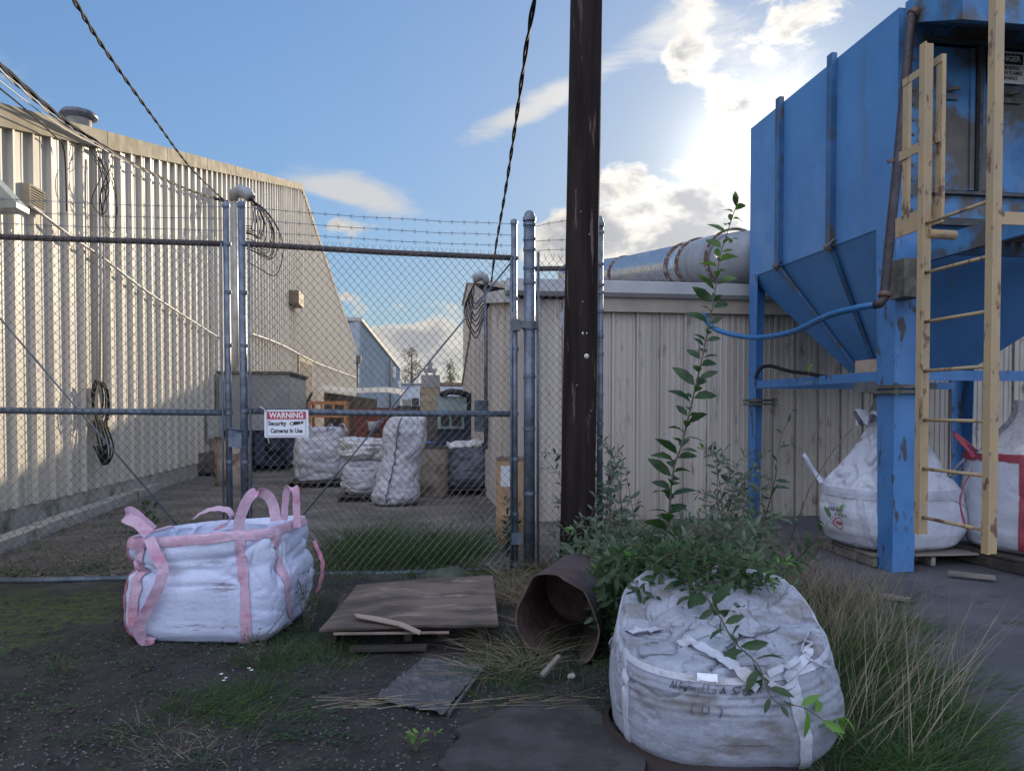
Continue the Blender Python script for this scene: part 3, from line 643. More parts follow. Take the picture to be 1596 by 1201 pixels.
# legs: angle sections
def leg(x, y, sx, sy, w=.27, ztop=ZB + .02):
    mb = MB(); wt_, wb = w * 1.15, w * .85
    def plate(ax):
        if ax == 'x':
            pts = [(x, y, 0), (x + sx * wb, y, 0), (x + sx * wt_, y, ztop), (x, y, ztop)]; mb.prism(pts if sx * sy < 0 else pts[::-1], (0, sy * .014, 0))
        else:
            pts = [(x, y + sy * .0145, 0), (x, y + sy * wb, 0), (x, y + sy * wt_, ztop), (x, y + sy * .0145, ztop)]; mb.prism(pts, (sx * .014, 0, 0))
    plate('x'); plate('y'); return mb
for x, y, sx, sy in ((BX0 - .004, BY0 - .004, 1, 1), (BX0 - .004, BY1 + .004, 1, -1), (BX1 + .004, BY0 - .004, -1, 1), (BX1 + .004, BY1 + .004, -1, -1)):
    lg = part('leg', leg(x, y, sx, sy, .27 if sy > 0 else .2), blue_w, hp)
    if x < 6:
        fl = MB(); z = 1.80 if sy > 0 else 1.70
        fl.box((x - .05, y - .07 if sy > 0 else y - .25, z), (x + .30, y + .34 if sy > 0 else y + .06, z + .035)); fl.box((x - .05, y - .07 if sy > 0 else y - .25, z - .05), (x + .30, y + .34 if sy > 0 else y + .06, z - .02))
        for bxx in (x - .02, x + .26): fl.cbox((bxx, (y - .05) if sy > 0 else (y - .22), z - .01), (.03, .03, .12))
        part('bolt_flange', fl, grime, lg)
# frame beams
zb_ = 1.98
mb = MB(); mb.box((BX0 + .015, BY0 + .22, zb_ - .10), (BX0 + .06, BY1 - .17, zb_)); mb.box((BX0 + .06, BY0 + .22, zb_ - .015), (BX0 + .14, BY1 - .17, zb_ - .003)); part('beam', mb, blue_w, hp)
mb = MB(); mb.box((BX0 + .24, BY0 + .02, zb_ - .10), (BX1 - .2, BY0 + .06, zb_)); mb.box((BX0 + .24, BY0 + .06, zb_ - .015), (BX1 - .2, BY0 + .14, zb_ - .003)); part('beam', mb, blue_w, hp)
mb = MB(); mb.box((BX0 + .2, BY1 - .08, zb_ - .1), (BX1 - .2, BY1 - .04, zb_)); part('beam', mb, blue_w, hp)
# roof hood over the doors
hz = PY(1500, 30, fy - .75).z; hxa = PY(1500, 30, fy - .75).x
mb = MB(); mb.prism([(hxa, fy - .75, hz), (hxa, fy - .75, ZT + .05), (hxa, fy - .002, ZT + .05), (hxa, fy - .002, hz + .35)], (3.0, 0, 0)); part('roof_hood', mb, blue_d, hp)
mb = MB(); pa = PY(1475, 55, fy); mb.box((pa.x, fy - .33, pa.z + .04), (pa.x + .03, fy - .002, ZT)); part('hood_bracket', mb, blue_w, hp)
# platform in front of the doors
pl = thing('service_platform', 'small steel platform with blue edge beams in front of the hopper doors', 'platform', (5.4, 5.2, 2.9))
zp = 3.20; pxa = 5.0
mb = MB()
for i in range(17): mb.box((pxa + .05 + i * .11, 3.9, zp - .02), (pxa + .13 + i * .11, BY0 - .055, zp + .02))
part('deck', mb, grime, pl)
mb = MB(); mb.box((pxa, 3.9, zp - .17), (pxa + .05, BY0 - .055, zp + .035)); part('edge_beam', mb, blue_d, pl)
mb = MB(); mb.box((pxa + .051, 6.3, zp - .15), (6.9, 6.36, zp - .025)); part('cross_beam', mb, blue_d, pl)
c = PY(1421, 400, 6.35); mb = MB(); mb.cbox((c.x + .02, 6.45, 2.83), (.2, .22, .36)); part('bracket_plate', mb, grime, pl)
# sign
sg = PY(1567, 106, fy - .0)
sw_, shh = .40, .31; sc_ = (sg.x, fy - .012, sg.z)
si = thing('smoking_sign', 'white sign with black lettering about smoking and open flames on the hopper door', 'sign', (sg.x, fy - .012, sg.z - shh / 2))
part('plate', MB().box((sg.x - sw_ / 2, fy - .012, sg.z - shh / 2), (sg.x + sw_ / 2, fy - .006, sg.z + shh / 2)), mat('sign_white', (.62, .63, .60), (.55, .54, .50), 8), si)
blk = mat('sign_black', (.02, .02, .02)); whi = mat('white_letter', (.68, .68, .66))
fn = lambda ox, oz_, y: (lambda x, z: (ox + x, y, oz_ + z))
part('band', MB().box((sg.x - sw_ / 2 + .02, fy - .015, sg.z + .03), (sg.x + sw_ / 2 - .02, fy - .0125, sg.z + .135)), blk, si)
part('lettering', text_mb('DANGER', .075, fn(sg.x, sg.z + .083, fy - .017), bold=.002, width=.30), whi, si)
for s_, z_, w_ in (('NO SMOKING', -.005, .29), ('NO OPEN FLAMES', -.055, .34), ('NO SPARKS', -.105, .24)): part('lettering', text_mb(s_, .05, fn(sg.x, sg.z + z_, fy - .0135), bold=.0015, width=w_), blk, si)

# drain pipe and blue hose
pm_ = mat('dark_pipe', (.022, .016, .018), (.045, .03, .03), 10, rough=.6)
off = Vector((0, 0, 0))
pp = [P(1484, 19, 6.85), P(1460, 15, 6.9), P(1430, 15, 6.95), P(1421, 24, 6.95), P(1412, 120, 6.9), P(1400, 245, 6.85), P(1388, 360, 6.85), P(1379, 455, 6.85), P(1377, 466, 6.85), P(1372, 473, 6.85), P(1362, 475, 6.88)]
pi = thing('drain_pipe', 'dark steel pipe down the hopper corner ending in a blue hose', 'pipe', tuple(pp[7]))
part('pipe', MB().tube(pp, .042, 12), pm_, pi)
mb = MB()
for a, b in ((3, 2), (7, 8), (0, 1)): mb.tube([pp[a], pp[a].lerp(pp[b], .7)], .055, 12)
mb.bar(P(1384, 252, 6.85), P(1412, 244, 6.85), .03, .03); part('fitting', mb, mat('rusty_fitting', (.10, .05, .035), (.16, .10, .07), 15), pi)
hs = [P(1362, 475, 6.88), P(1335, 480, 7.0), P(1290, 492, 7.4), P(1235, 517, 8.2), P(1180, 526, 9.0), P(1140, 521, 9.4), P(1112, 511, 9.7), P(1100, 498, 10.0), P(1098, 490, 10.15)]
part('hose', MB().tube(smooth_path(hs, 6), .032, 10), mat('hose_blue', (.02, .13, .30), (.015, .10, .24), 5, rough=.45), pi)
cable('black_hose', [P(1178, 590, 9.0), P(1184, 575, 9.0), P(1200, 570, 9.0), P(1230, 578, 8.8), P(1262, 582, 8.6), P(1290, 588, 8.5)], .022, cm, 'short black hose arching over the blue beam of the hopper frame')
bk = P(1336, 563, 7.7); bk.z = zb_ + .045
single('wood_block', MB().cbox((BX0 + .1, bk.y - .02, zb_ + .065), (.14, .33, .13), .08), mat('block_tan', (.34, .27, .20), (.26, .20, .15), 9, rough=.85), 'tan wooden block resting on the blue hopper beam', 'block')

# ---------------------------------------------------------------- yellow ladder
yel = mat('yellow_paint', (.38, .27, .135), (.32, .245, .15), 4, .3, .7, .6, c3=(.13, .07, .045), s3=12, lo3=.56, hi3=.64, bump=.2, bscale=40, st3=(1, 1, .5))
lx = 3.67
ry = [(PX(1440, 640, lx).y, .70, PX(1443, 71, lx).z), (PX(1548, 640, lx).y, .68, 5.6)]
ld = thing('ladder', 'yellow steel ladder hanging in front of the hopper with rust chipped rails', 'ladder', (lx, (ry[0][0] + ry[1][0]) / 2, .7))
for y, z0, z1 in ry:
    mb = MB(); mb.box((lx - .035, y - .006, z0), (lx + .035, y + .006, z1)); mb.box((lx - .047, y - .03, z0), (lx - .0352, y + .03, z1)); part('rail', mb, yel, ld)
for i in range(8):
    z = PX(1440, 806, lx).z + .35 * i
    if z > 3.0: continue
    part('rung', MB().tube([(lx, ry[1][0] + .006, z), (lx, ry[0][0] - .006, z)], .0125, 8), yel, ld)
# guard frame of flat bars
gx = lx + .10; za = PX(1468, 335, gx)
ga, gb = PX(1415, 240, gx).y, PX(1468, 210, gx).y
gtop = PX(1468, 88, gx).z; gbot = PX(1468, 338, gx).z
gf = thing('guard_gate', 'short yellow guard frame of flat steel bars bolted beside the ladder top', 'guard', (gx, (ga + gb) / 2, gbot))
for y in (ga, gb): part('post', MB().box((gx - .025, y - .03, gbot), (gx + .005, y + .03, gtop)), yel, gf)
mb = MB(); mb.box((gx - .031, gb - .03, gtop - .055), (gx - .0255, ga + .03, gtop)); part('top_bar', mb, yel, gf)
zm = PX(1440, 228, gx).z; mb = MB(); mb.box((gx - .038, gb - .02, zm - .04), (gx - .026, ga + .05, zm + .03)); part('strap', mb, yel, gf)
mb = MB(); mb.box((gx - .04, gb - .06, gbot - .05), (gx - .026, ga + .08, gbot + .10)); part('toe_plate', mb, yel, gf)
mb = MB(); mb.tube([(lx + .01, ry[0][0], 2.85), (lx + .24, ry[0][0] + .02, 2.85)], .035, 8); mb.box((lx + .036, ry[1][0] - .006, 2.76), (pxa + .2, ry[1][0] + .006, 2.84)); part('standoff', mb, yel, ld)
# ---------------------------------------------------------------- fence, gates and posts
FY = 7.3
wire_m = mat('fence_wire', (.11, .115, .12), (.20, .205, .21), 8, rough=.5, metal=.5)
rail_r = mat('rusty_rail', (.055, .042, .042), (.085, .065, .060), 6, rough=.75, c3=(.20, .20, .21), s3=5, lo3=.58, hi3=.66)
rail_g = mat('grey_rail', (.09, .115, .15), (.15, .18, .22), 7, rough=.5, metal=.4, c3=(.12, .13, .14), s3=4)
def gpt(px, py): return PY(px, py, FY)
def mesh_panel(xa, xb, zlo, zhi, y=FY - .035, p=.0375, q=.086, r=.0029, barb=True):
    mb = MB(); k = int((xb - xa) / p)
    for i in range(k):
        x = xa + i * p; z0, z1 = zlo(x), zhi(x); n = int((z1 - z0) / (q / 2)); pts = []
        if barb: top = z1 + .045
        for j in range(n + 1):
            s = (j + i) % 2; pts.append(Vector((x + (p + .003 if s else -.003), y + (.004 if s else -.004), z0 + (z1 - z0) * j / n)))
        if barb: pts.append(Vector((x + (p * .62 if (n + i) % 2 == 1 else p * .38), y, z1 + .03))); pts.append(Vector((x + (p * .5 + rnd(-.02, .02)), y + .01, z1 + .055)))
        base = len(mb.v); m = len(pts)
        for pt in pts: mb.v += [pt + Vector((-r, 0, 0)), pt + Vector((r * .6, -r, 0)), pt + Vector((r * .6, r, 0))]
        for j in range(m - 1):
            for e in range(3):
                a = base + j * 3 + e; b = base + j * 3 + (e + 1) % 3; mb.f.append((a, b, b + 3, a + 3)); mb.sm.append(False)
    return mb
def barbed(a, b, sag=.03):
    mb = MB(); L = (b - a).length; n = max(4, int(L / .12)); pts = []
    for i in range(n + 1):
        t = i / n; p = a.lerp(b, t); p.z -= sag * 4 * t * (1 - t); p.z += .006 * noise.noise(p * 5); pts.append(p)
    mb.tube(pts, .0032, 4)
    for i in range(1, n):
        p = pts[i]
        for s in (-1, 1): mb.tube([p + Vector((-.012, 0, -.02 * s)), p + Vector((.012, .01, .022 * s))], .002, 3, cap=False)
    return mb
def band(mb, c, r, h=.028): mb.lathe(c - Vector((0, 0, h / 2)), [(r, 0), (r, h), (r * .5, h), (r * .5, 0), (r, 0)], 16, smooth=False)
def leaf_gate(name, label, xl, xr, up_l, up_r, tops, mids, bots, tbar_l, tbar_r, diag, tall):
    g = thing(name, label, 'gate', ((xl + xr) / 2, FY, 0), 'chain link gate leaves')
    tz = lambda x: lerp(tops[0], tops[1], (x - xl) / (xr - xl)); mz = lambda x: lerp(mids[0], mids[1], (x - xl) / (xr - xl)); bz = lambda x: lerp(bots[0], bots[1], (x - xl) / (xr - xl))
    V = lambda x, z, y=FY: Vector((x, y, z))
    part('top_rail', MB().tube([V(xl, tz(xl)), V((xl + xr) / 2, tz((xl + xr) / 2) - .012), V(xr, tz(xr))], .028, 10), rail_r, g)
    part('middle_rail', MB().tube([V(xl, mz(xl)), V((xl + xr) / 2, mz((xl + xr) / 2) - .008), V(xr, mz(xr))], .030, 10), rail_g, g)
    part('bottom_rail', MB().tube([V(xl, bz(xl)), V((xl + xr) / 2, bz((xl + xr) / 2) - .015), V(xr, bz(xr))], .026, 10), rail_g, g)
    for x, r, z0, zt in tall:
        up = part('upright', MB().tube([V(x, z0), V(x - .012, zt)], r, 14), galv, g)
        for z in (tz(x), mz(x), bz(x) + .05, .55, 1.1, 2.2, 2.7):
            mb = MB(); band(mb, V(x, z), r + .006); part('clamp', mb, rail_g, up)
        part('cap', MB().lathe(V(x - .012, zt), [(r + .006, -.03), (r + .006, 0), (r * .8, r * .6), (.001, r * .9)], 14), galv, up)
    for x in (tbar_l, tbar_r):
        if x: part('tension_bar', MB().tube([V(x, bz(x), FY - .03), V(x, tz(x), FY - .03)], .011, 6), rail_g, g)
    part('chain_link', mesh_panel(xl, xr, bz, tz), wire_m, g)
    part('brace_rod', MB().tube([V(diag[0][0], diag[0][1], FY + .012), V(diag[1][0], diag[1][1], FY + .012)], .009, 6), rail_g, g)
    return g
xl = -5.2; g1r = gpt(350, 640).x
def gz_(px, py): return gpt(px, py).z
tA, tB = gz_(0, 367), gz_(350, 380); ex = lambda a, b: a + (a - b) * (gpt(0, 0).x - xl) / (g1r - gpt(0, 0).x)
G1 = leaf_gate('chain_link_gate', 'left chain link gate leaf with three rails, in front of the cream warehouse siding', xl, g1r, None, None,
               (ex(tA, tB), tB), (gz_(0, 634), gz_(350, 643)), (gz_(0, 898), gz_(350, 897)), None, gpt(348, 600).x, [(gpt(63, 560).x - .9, gz_(63, 560) + 1.08), (gpt(340, 893).x, gz_(340, 893))], [(gpt(357, 640).x, .030, .05, gz_(357, 318))])
x0, x1 = gpt(384, 640).x, gpt(803, 640).x
G2 = leaf_gate('chain_link_gate', 'right chain link gate leaf carrying the warning sign', x0, x1, None, None,
               (gz_(384, 380), gz_(803, 402)), (gz_(384, 640), gz_(803, 645)), (gz_(384, 896), gz_(803, 886)), gpt(391, 600).x, gpt(796, 600).x, [(gpt(800, 405).x, gz_(800, 405)), (gpt(392, 893).x, gz_(392, 900))], [(gpt(381, 640).x, .036, .05, gz_(378, 318)), (gpt(803, 640).x, .030, .06, gz_(803, 345))])
for i, (za, zb) in enumerate(((318, 323), (338, 341), (356, 359))):
    part('barbed_wire', barbed(Vector((xl, FY, gz_(0, za) + .1)), gpt(352, zb)), rail_g, G1)
for i, (za, zb) in enumerate(((323, 349), (341, 367), (359, 383))): part('barbed_wire', barbed(gpt(384, za), gpt(800, zb), .02), rail_g, G2)
# latch between the leaves
lt = thing('gate_latch', 'grey steel latch box and chain holding the two gate leaves together', 'latch', tuple(gpt(368, 690)))
part('latch_box', MB().cbox(gpt(365, 682) + Vector((0, -.03, 0)), (.085, .05, .17)), galv, lt)
part('padlock', MB().cbox(gpt(374, 686) + Vector((0, -.05, 0)), (.06, .04, .15)), rail_g, lt)
mb = MB(); c = gpt(368, 668)
mb.tube([c + Vector((.085 * math.cos(t), -.02 + .05 * math.sin(t), -.01 * math.cos(t))) for t in [2 * math.pi * j / 16 for j in range(17)]], .008, 5); part('chain', mb, rail_g, lt)

def post(px, r, ptop, label, y=FY, bands=(), group='fence posts'):
    p = PY(px, 640, y); zt = PY(px, ptop, y).z
    o = thing('fence_post', label, 'post', (p.x, y, 0), group)
    part('pole', MB().tube([(p.x, y, -.1), (p.x, y, zt)], r, 20), galv, o)
    part('cap', MB().lathe((p.x, y, zt - .03), [(r + .010, 0), (r + .010, .035), (r, .045), (r * .85, .075), (r * .5, .10), (.001, .108)], 20), galv, o)
    for z in bands: mb = MB(); band(mb, Vector((p.x, y, z)), r + .007); part('clamp', mb, rail_g, o)
    return o, p, zt
bd = [PY(825, v, FY).z for v in (350, 373, 389, 418, 441, 513, 587, 668, 768)]
hpo, pp1, zt1 = post(825, .057, 340, 'thick galvanized hinge post with domed cap, left of the utility pole', bands=bd)
mb = MB(); hz_ = PY(812, 507, FY).z
mb.box((x1 - .045, FY - .06, hz_ - .055), (x1 + .045, FY + .04, hz_ + .055)); mb.box((x1 + .046, FY - .05, hz_ - .03), (pp1.x + .07, FY + .03, hz_ + .04)); mb.lathe(Vector((pp1.x, FY, hz_ - .035)), [(.064, 0), (.075, .0), (.075, .07), (.064, .07)], 16, smooth=False)
part('hinge', MB().box((x1 - .045, FY - .06, .25), (x1 + .06, FY + .04, .36)), rail_g, hpo); part('hinge', mb, mat('hinge_steel', (.10, .11, .12), (.15, .16, .17), 9, rough=.6, metal=.4), hpo)
ep, pp2, zt2 = post(935, .031, 348, 'slim galvanized end post just right of the utility pole', bands=[PY(935, v, FY).z for v in (362, 412, 444, 456, 485, 524, 552, 614, 660)])
fp = thing('chain_link_fence', 'narrow chain link fence section with barbed wire between the hinge post and the utility pole', 'fence', ((pp1.x + pp2.x) / 2, FY, 0))
xa, xb = PY(838, 600, FY).x, pp2.x - .03; zt_ = PY(870, 410, FY).z
part('chain_link', mesh_panel(xa, xb, lambda x: .06, lambda x: zt_ + .03, barb=True), wire_m, fp)
part('tension_bar', MB().tube([(xa, FY - .03, .05), (xa, FY - .03, zt_ + .1)], .013, 6), rail_g, fp)
part('top_rail', MB().tube([(pp1.x + .05, FY, PY(838, 419, FY).z), (xb, FY, PY(880, 416, FY).z)], .026, 10), rail_r, fp)
for a, b in ((353, 338), (376, 375), (391, 390)): part('barbed_wire', barbed(PY(835, a, FY), Vector((pp2.x, FY, PY(880, b, FY).z)), -.02), rail_g, fp)

# warning sign on the gate
s0 = PY(446.5, 660, FY - .06); W_, H_ = .405, .262; sy = FY - .06
ws = thing('warning_sign', 'white and red WARNING security camera sign hung on the chain link gate', 'sign', (s0.x, sy, s0.z - H_ / 2))
def rrect(cx, cz, w, h, r, y, d):
    pts = []
    for qx, qz, a0 in ((1, 1, 0), (-1, 1, 90), (-1, -1, 180), (1, -1, 270)):
        for k in range(5): a = R(a0 + 22.5 * k); pts.append((cx + qx * (w / 2 - r) + r * math.cos(a), y, cz + qz * (h / 2 - r) + r * math.sin(a)))
    return MB().prism(pts, (0, d, 0))
part('plate', rrect(s0.x, s0.z, W_, H_, .012, sy, .003), mat('sign_face', (.66, .68, .72), rough=.35), ws)
red = mat('sign_red', (.42, .03, .07), rough=.4)
part('band', MB().box((s0.x - W_ / 2 + .026, sy - .004, s0.z + .043), (s0.x + W_ / 2 - .026, sy - .001, s0.z + .113)), red, ws)
mb = MB(); bw, bh = W_ / 2 - .022, H_ / 2 - .014
for a, b in (((-bw, -bh), (bw, -bh + .003)), ((-bw, bh - .003), (bw, bh)), ((-bw, -bh + .003), (-bw + .003, bh - .003)), ((bw - .003, -bh + .003), (bw, bh - .003))): mb.box((s0.x + a[0], sy - .003, s0.z + a[1]), (s0.x + b[0], sy - .001, s0.z + b[1]))
part('border', mb, mat('sign_navy', (.05, .08, .13)), ws)
part('lettering', text_mb('WARNING', .075, fn(s0.x, s0.z + .078, sy - .0055), bold=.0022, width=.315), whi, ws)
part('lettering', text_mb('Security', .058, fn(s0.x - .085, s0.z + .002, sy - .002), bold=.0018, width=.168), blk, ws)
part('lettering', text_mb('Cameras In Use', .058, fn(s0.x, s0.z - .068, sy - .002), bold=.0018, width=.295), blk, ws)
mb = MB(); cx_, cz_ = s0.x + .095, s0.z + .004
el1 = [(cx_ - .045 + .022 * math.cos(t), sy - .0025, cz_ - .004 + .017 * math.sin(t)) for t in [2 * math.pi * k / 20 for k in range(20)]]; mb.prism(el1, (0, .001, 0))
mb.prism([(cx_ - .03, sy - .0025, cz_ + .015), (cx_ + .03, sy - .0025, cz_ + .018), (cx_ + .03, sy - .0025, cz_ - .008), (cx_ - .026, sy - .0025, cz_ - .018)][::-1], (0, .001, 0))
mb.prism([(cx_ + .036, sy - .0025, cz_ + .018), (cx_ + .064, sy - .0025, cz_ + .019), (cx_ + .058, sy - .0025, cz_ + .0), (cx_ + .036, sy - .0025, cz_ - .01)][::-1], (0, .001, 0))
part('camera_symbol', mb, blk, ws)
part('camera_symbol', MB().prism([(cx_ - .045 + .013 * math.cos(t), sy - .0045, cz_ - .004 + .010 * math.sin(t)) for t in [2 * math.pi * k / 20 for k in range(20)]], (0, .001, 0)), whi, ws)
part('zip_tie', MB().tube([(s0.x - .18, sy - .005, s0.z - .11), (s0.x - .165, sy - .02, s0.z - .15), (s0.x - .155, sy - .02, s0.z - .19)], .004, 5), lcm, ws)
part('zip_tie', MB().tube([(s0.x - .18, sy - .005, s0.z + .12), (s0.x - .24, sy - .01, s0.z + .165)], .005, 5), lcm, ws)

# ---------------------------------------------------------------- utility pole
pb, pt_ = PG(900, 880), PY(914, 0, 6.9)
pb = PY(901, 760, 6.9); slope = (pt_ - pb) / (pt_.z - pb.z)
base_p = pb - slope * pb.z; top_p = pb + slope * 9
pole_m = mat('creosote_wood', (.012, .009, .009), (.026, .018, .016), 10, .35, .62, .9, spec=.15, stretch=(1, 1, .06), c3=(.12, .09, .075), s3=14, lo3=.60, hi3=.70, st3=(1, 1, .12), bump=.8, bscale=30, bst=(1, 1, .07), bdist=.02)
up = thing('utility_pole', 'dark creosoted wooden utility pole rising out of the picture in front of the fence', 'pole', tuple(base_p))
mb = MB(); n = 40
def polef(u, v):
    c = base_p.lerp(top_p, v); r = lerp(.166, .138, v); a = 2 * math.pi * u
    r *= 1 + .022 * noise.noise(Vector((math.cos(a) * 5, math.sin(a) * 5, v * 6))) + .02 * noise.noise(Vector((math.cos(a) * 16, math.sin(a) * 16, v * 9)))
    return c + Vector((math.cos(a) * r, math.sin(a) * r, 0)) - Vector((0, 0, .15 if v == 0 else 0))
mb.grid(polef, 64, 60, True); part('wood_shaft', mb, pole_m, up)
def on_pole(px, py): p = PY(px, py, 6.9 - .155); return p
a = on_pole(911, 519); part('tag', MB().cbox(a, (.04, .006, .04), M3=Matrix.Rotation(R(45), 3, 'Y')), mat('tag_white', (.6, .62, .65), rough=.4), up)
for q_ in ((905, 330), (918, 365), (899, 600), (921, 640), (908, 470)):
    a = on_pole(*q_); part('nail', MB().cbox(a, (.012, .012, .016)), rail_g, up)
a = on_pole(914, 555); part('tag', MB().lathe(a, [(.001, .012), (.018, .010), (.025, .004), (.026, 0)], 16, (0, -1, 0)), mat('tag_metal', (.45, .42, .38), rough=.4, metal=.4), up)
a = PY(877, 500, 7.2); part('hanging_plate', MB().prism([(a.x - .05, 7.1, a.z + .06), (a.x - .03, 7.1, a.z - .07), (a.x + .08, 7.1, a.z - .09), (a.x + .08, 7.1, a.z + .11), (a.x, 7.1, a.z + .11)], (0, .006, 0)), mat('plate_pale', (.5, .52, .58)), up)
def scr(p): q = p - CAM; t = q.dot(FWD); return (CX + F * q.dot(RGT) / t, CY - F * q.dot(UPV) / t, t)
# ---------------------------------------------------------------- cloth bags
def superell(a, n):
    c, s = math.cos(a), math.sin(a); return (math.copysign(abs(c) ** (2 / n), c), math.copysign(abs(s) ** (2 / n), s))
def ridged(p): return 1 - abs(noise.noise(p)) * 2
def crease(p, f, seed=0, k=5):
    # sharp cloth folds: ridged noise with a warped domain
    w = Vector((noise.noise(p * 1.7 + Vector((seed, 0, 3))), noise.noise(p * 1.7 + Vector((9, seed, 1))), noise.noise(p * 1.7 + Vector((4, 2, seed)))))
    q = Vector((p.x * f[0], p.y * f[1], p.z * f[2])) + w * .9 + Vector((seed * 3.1, seed * 1.7, 0))
    return max(0.0, ridged(q)) ** k
def weave_mat(name, c1, c2, dirt=(.20, .16, .12), lo=.60, hi=.74, amp=.25, scale=2.0, sd=3.0, transl=None):
    m = bpy.data.materials.new(name); m.use_nodes = True; t = m.node_tree; b = t.nodes['Principled BSDF']
    co = N(t, 'ShaderNodeTexCoord').outputs['Object']
    def nz(sc, st=(1, 1, 1), det=8, off=0.0):
        mp = N(t, 'ShaderNodeMapping'); t.links.new(co, mp.inputs[0]); mp.inputs[3].default_value = st; mp.inputs[1].default_value = (off, off * 1.7, off)
        n = N(t, 'ShaderNodeTexNoise'); t.links.new(mp.outputs[0], n.inputs[0]); n.inputs['Scale'].default_value = sc; n.inputs['Detail'].default_value = det; n.inputs['Roughness'].default_value = .65
        return n.outputs[0]
    c = MIX(t, MR(t, nz(scale), .35, .65), c1, c2)
    c = MIX(t, M(t, 'MULTIPLY', MR(t, nz(sd, (1, 1, 2.2), 10, 3), lo, hi), .85), c, dirt)
    c = MIX(t, M(t, 'MULTIPLY', MR(t, nz(60, (1, 1, 1), 3, 6), .45, .7), amp), c, tuple(x * .6 for x in c1))
    t.links.new(c, b.inputs['Base Color']); b.inputs['Roughness'].default_value = .62; b.inputs['Specular IOR Level'].default_value = .3
    h = M(t, 'ADD', M(t, 'MULTIPLY', nz(9, (1, 1, 1.6), 8, 2), 1.0), M(t, 'MULTIPLY', nz(260, (1, 1, 1), 2, 8), .16))
    bp = N(t, 'ShaderNodeBump'); bp.inputs['Strength'].default_value = .55; bp.inputs['Distance'].default_value = .02
    t.links.new(h, bp.inputs['Height']); t.links.new(bp.outputs[0], b.inputs['Normal']); return m
white_w = weave_mat('white_woven', (.52, .56, .70), (.45, .49, .64), lo=.60, hi=.74)
grey_w = weave_mat('grey_woven', (.30, .325, .38), (.22, .24, .285), (.13, .115, .10), .46, .66, .5, 2.5, 3.4)
clean_w = weave_mat('clean_woven', (.52, .54, .59), (.45, .47, .53), lo=.66, hi=.8)
yard_w = weave_mat('yard_woven', (.50, .50, .54), (.38, .38, .42), (.26, .24, .22), .58, .75, .3, 3, 2.5)
dark_w = weave_mat('dark_woven', (.13, .145, .17), (.09, .10, .12), (.18, .17, .16), .58, .75, .4, 3, 3)
film = mat('clear_film', (.42, .40, .40), (.52, .50, .50), 7, rough=.22, bump=.6, bscale=14, bdist=.03, spec=.8, c3=(.28, .25, .23), s3=4)
pink = weave_mat('pink_webbing', (.48, .30, .39), (.50, .37, .46), (.38, .15, .23), .50, .68, .35, 5, 3.5)
pink_d = weave_mat('dusty_pink_webbing', (.42, .16, .22), (.50, .24, .30), (.30, .12, .16), .5, .7, .35, 5, 4)
redw = weave_mat('red_webbing', (.26, .04, .06), (.32, .07, .09), (.22, .05, .06), .55, .7, .3, 6, 5)
strap_w = weave_mat('white_webbing', (.43, .45, .51), (.34, .36, .41), (.28, .25, .21), .55, .72, .4, 6, 4)

def bag_fn(c, rx, ry, prof, rot, n=3.4, amp=.02, f=(3, 3, 6), seed=1, sag=None, k=5, big=.03, lean=(0, 0), topamp=None, ampf=None):
    """surface S(u, v): u angle 0..1, v 0..1 along prof = [(v, radius factor, z)]"""
    c = Vector(c); cr, sr = math.cos(rot), math.sin(rot); H_ = max(p[2] for p in prof)
    rad = [(p[0], p[1]) for p in prof]; zz = [(p[0], p[2]) for p in prof]
    def ss(tab, v):
        # smooth interpolation
        for (a, b), (c_, d) in zip(tab, tab[1:]):
            if v <= c_: t = (v - a) / (c_ - a); t = t * t * (3 - 2 * t) if False else t; return b + (d - b) * t
        return tab[-1][1]
    def S(u, v):
        a = 2 * math.pi * u; e = superell(a, n); r_ = (ss(rad, v - .012) + ss(rad, v + .012) + ss(rad, v)) / 3; z = (ss(zz, max(0, v - .012)) + ss(zz, min(1, v + .012)) + ss(zz, v)) / 3
        x, y = e[0] * rx * r_, e[1] * ry * r_
        p = Vector((x, y, z)); q = p * (1 / max(rx, ry)) * .6
        o = p.copy(); o.z = 0; L = o.length; o = o / L if L > 1e-4 else Vector((0, 0, 0))
        d = crease(q * 1.6, f, seed, k) * amp + crease(q * 3.1, (f[0] * .8, f[1] * 1.2, f[2] * .6), seed + 4, k + 1) * amp * .5
        if ampf: d *= ampf(u, v)
        b_ = noise.noise(q * 2.2 + Vector((seed, 7, 0))) * big + noise.noise(q * 5 + Vector((0, seed, 2))) * big * .35
        w = min(1, L / (.25 * rx)); zn = (topamp if topamp else .8) * (1 - w * .55) if z > .3 * H_ else .0
        p = p + o * ((b_ - d) * w); p.z += (b_ * .8 - d * 1.0) * zn
        if sag: p = sag(p, u, v)
        p.x += lean[0] * p.z; p.y += lean[1] * p.z
        p.z = max(p.z, 0.0)
        return c + Vector((p.x * cr - p.y * sr, p.x * sr + p.y * cr, p.z))
    return S
def snorm(S, u, v, e=.004):
    a = S(u + e, v) - S(u - e, v); b = S(u, min(1, v + e)) - S(u, max(0, v - e)); n_ = a.cross(b)
    return n_.normalized() if n_.length > 1e-9 else Vector((0, 0, 1))
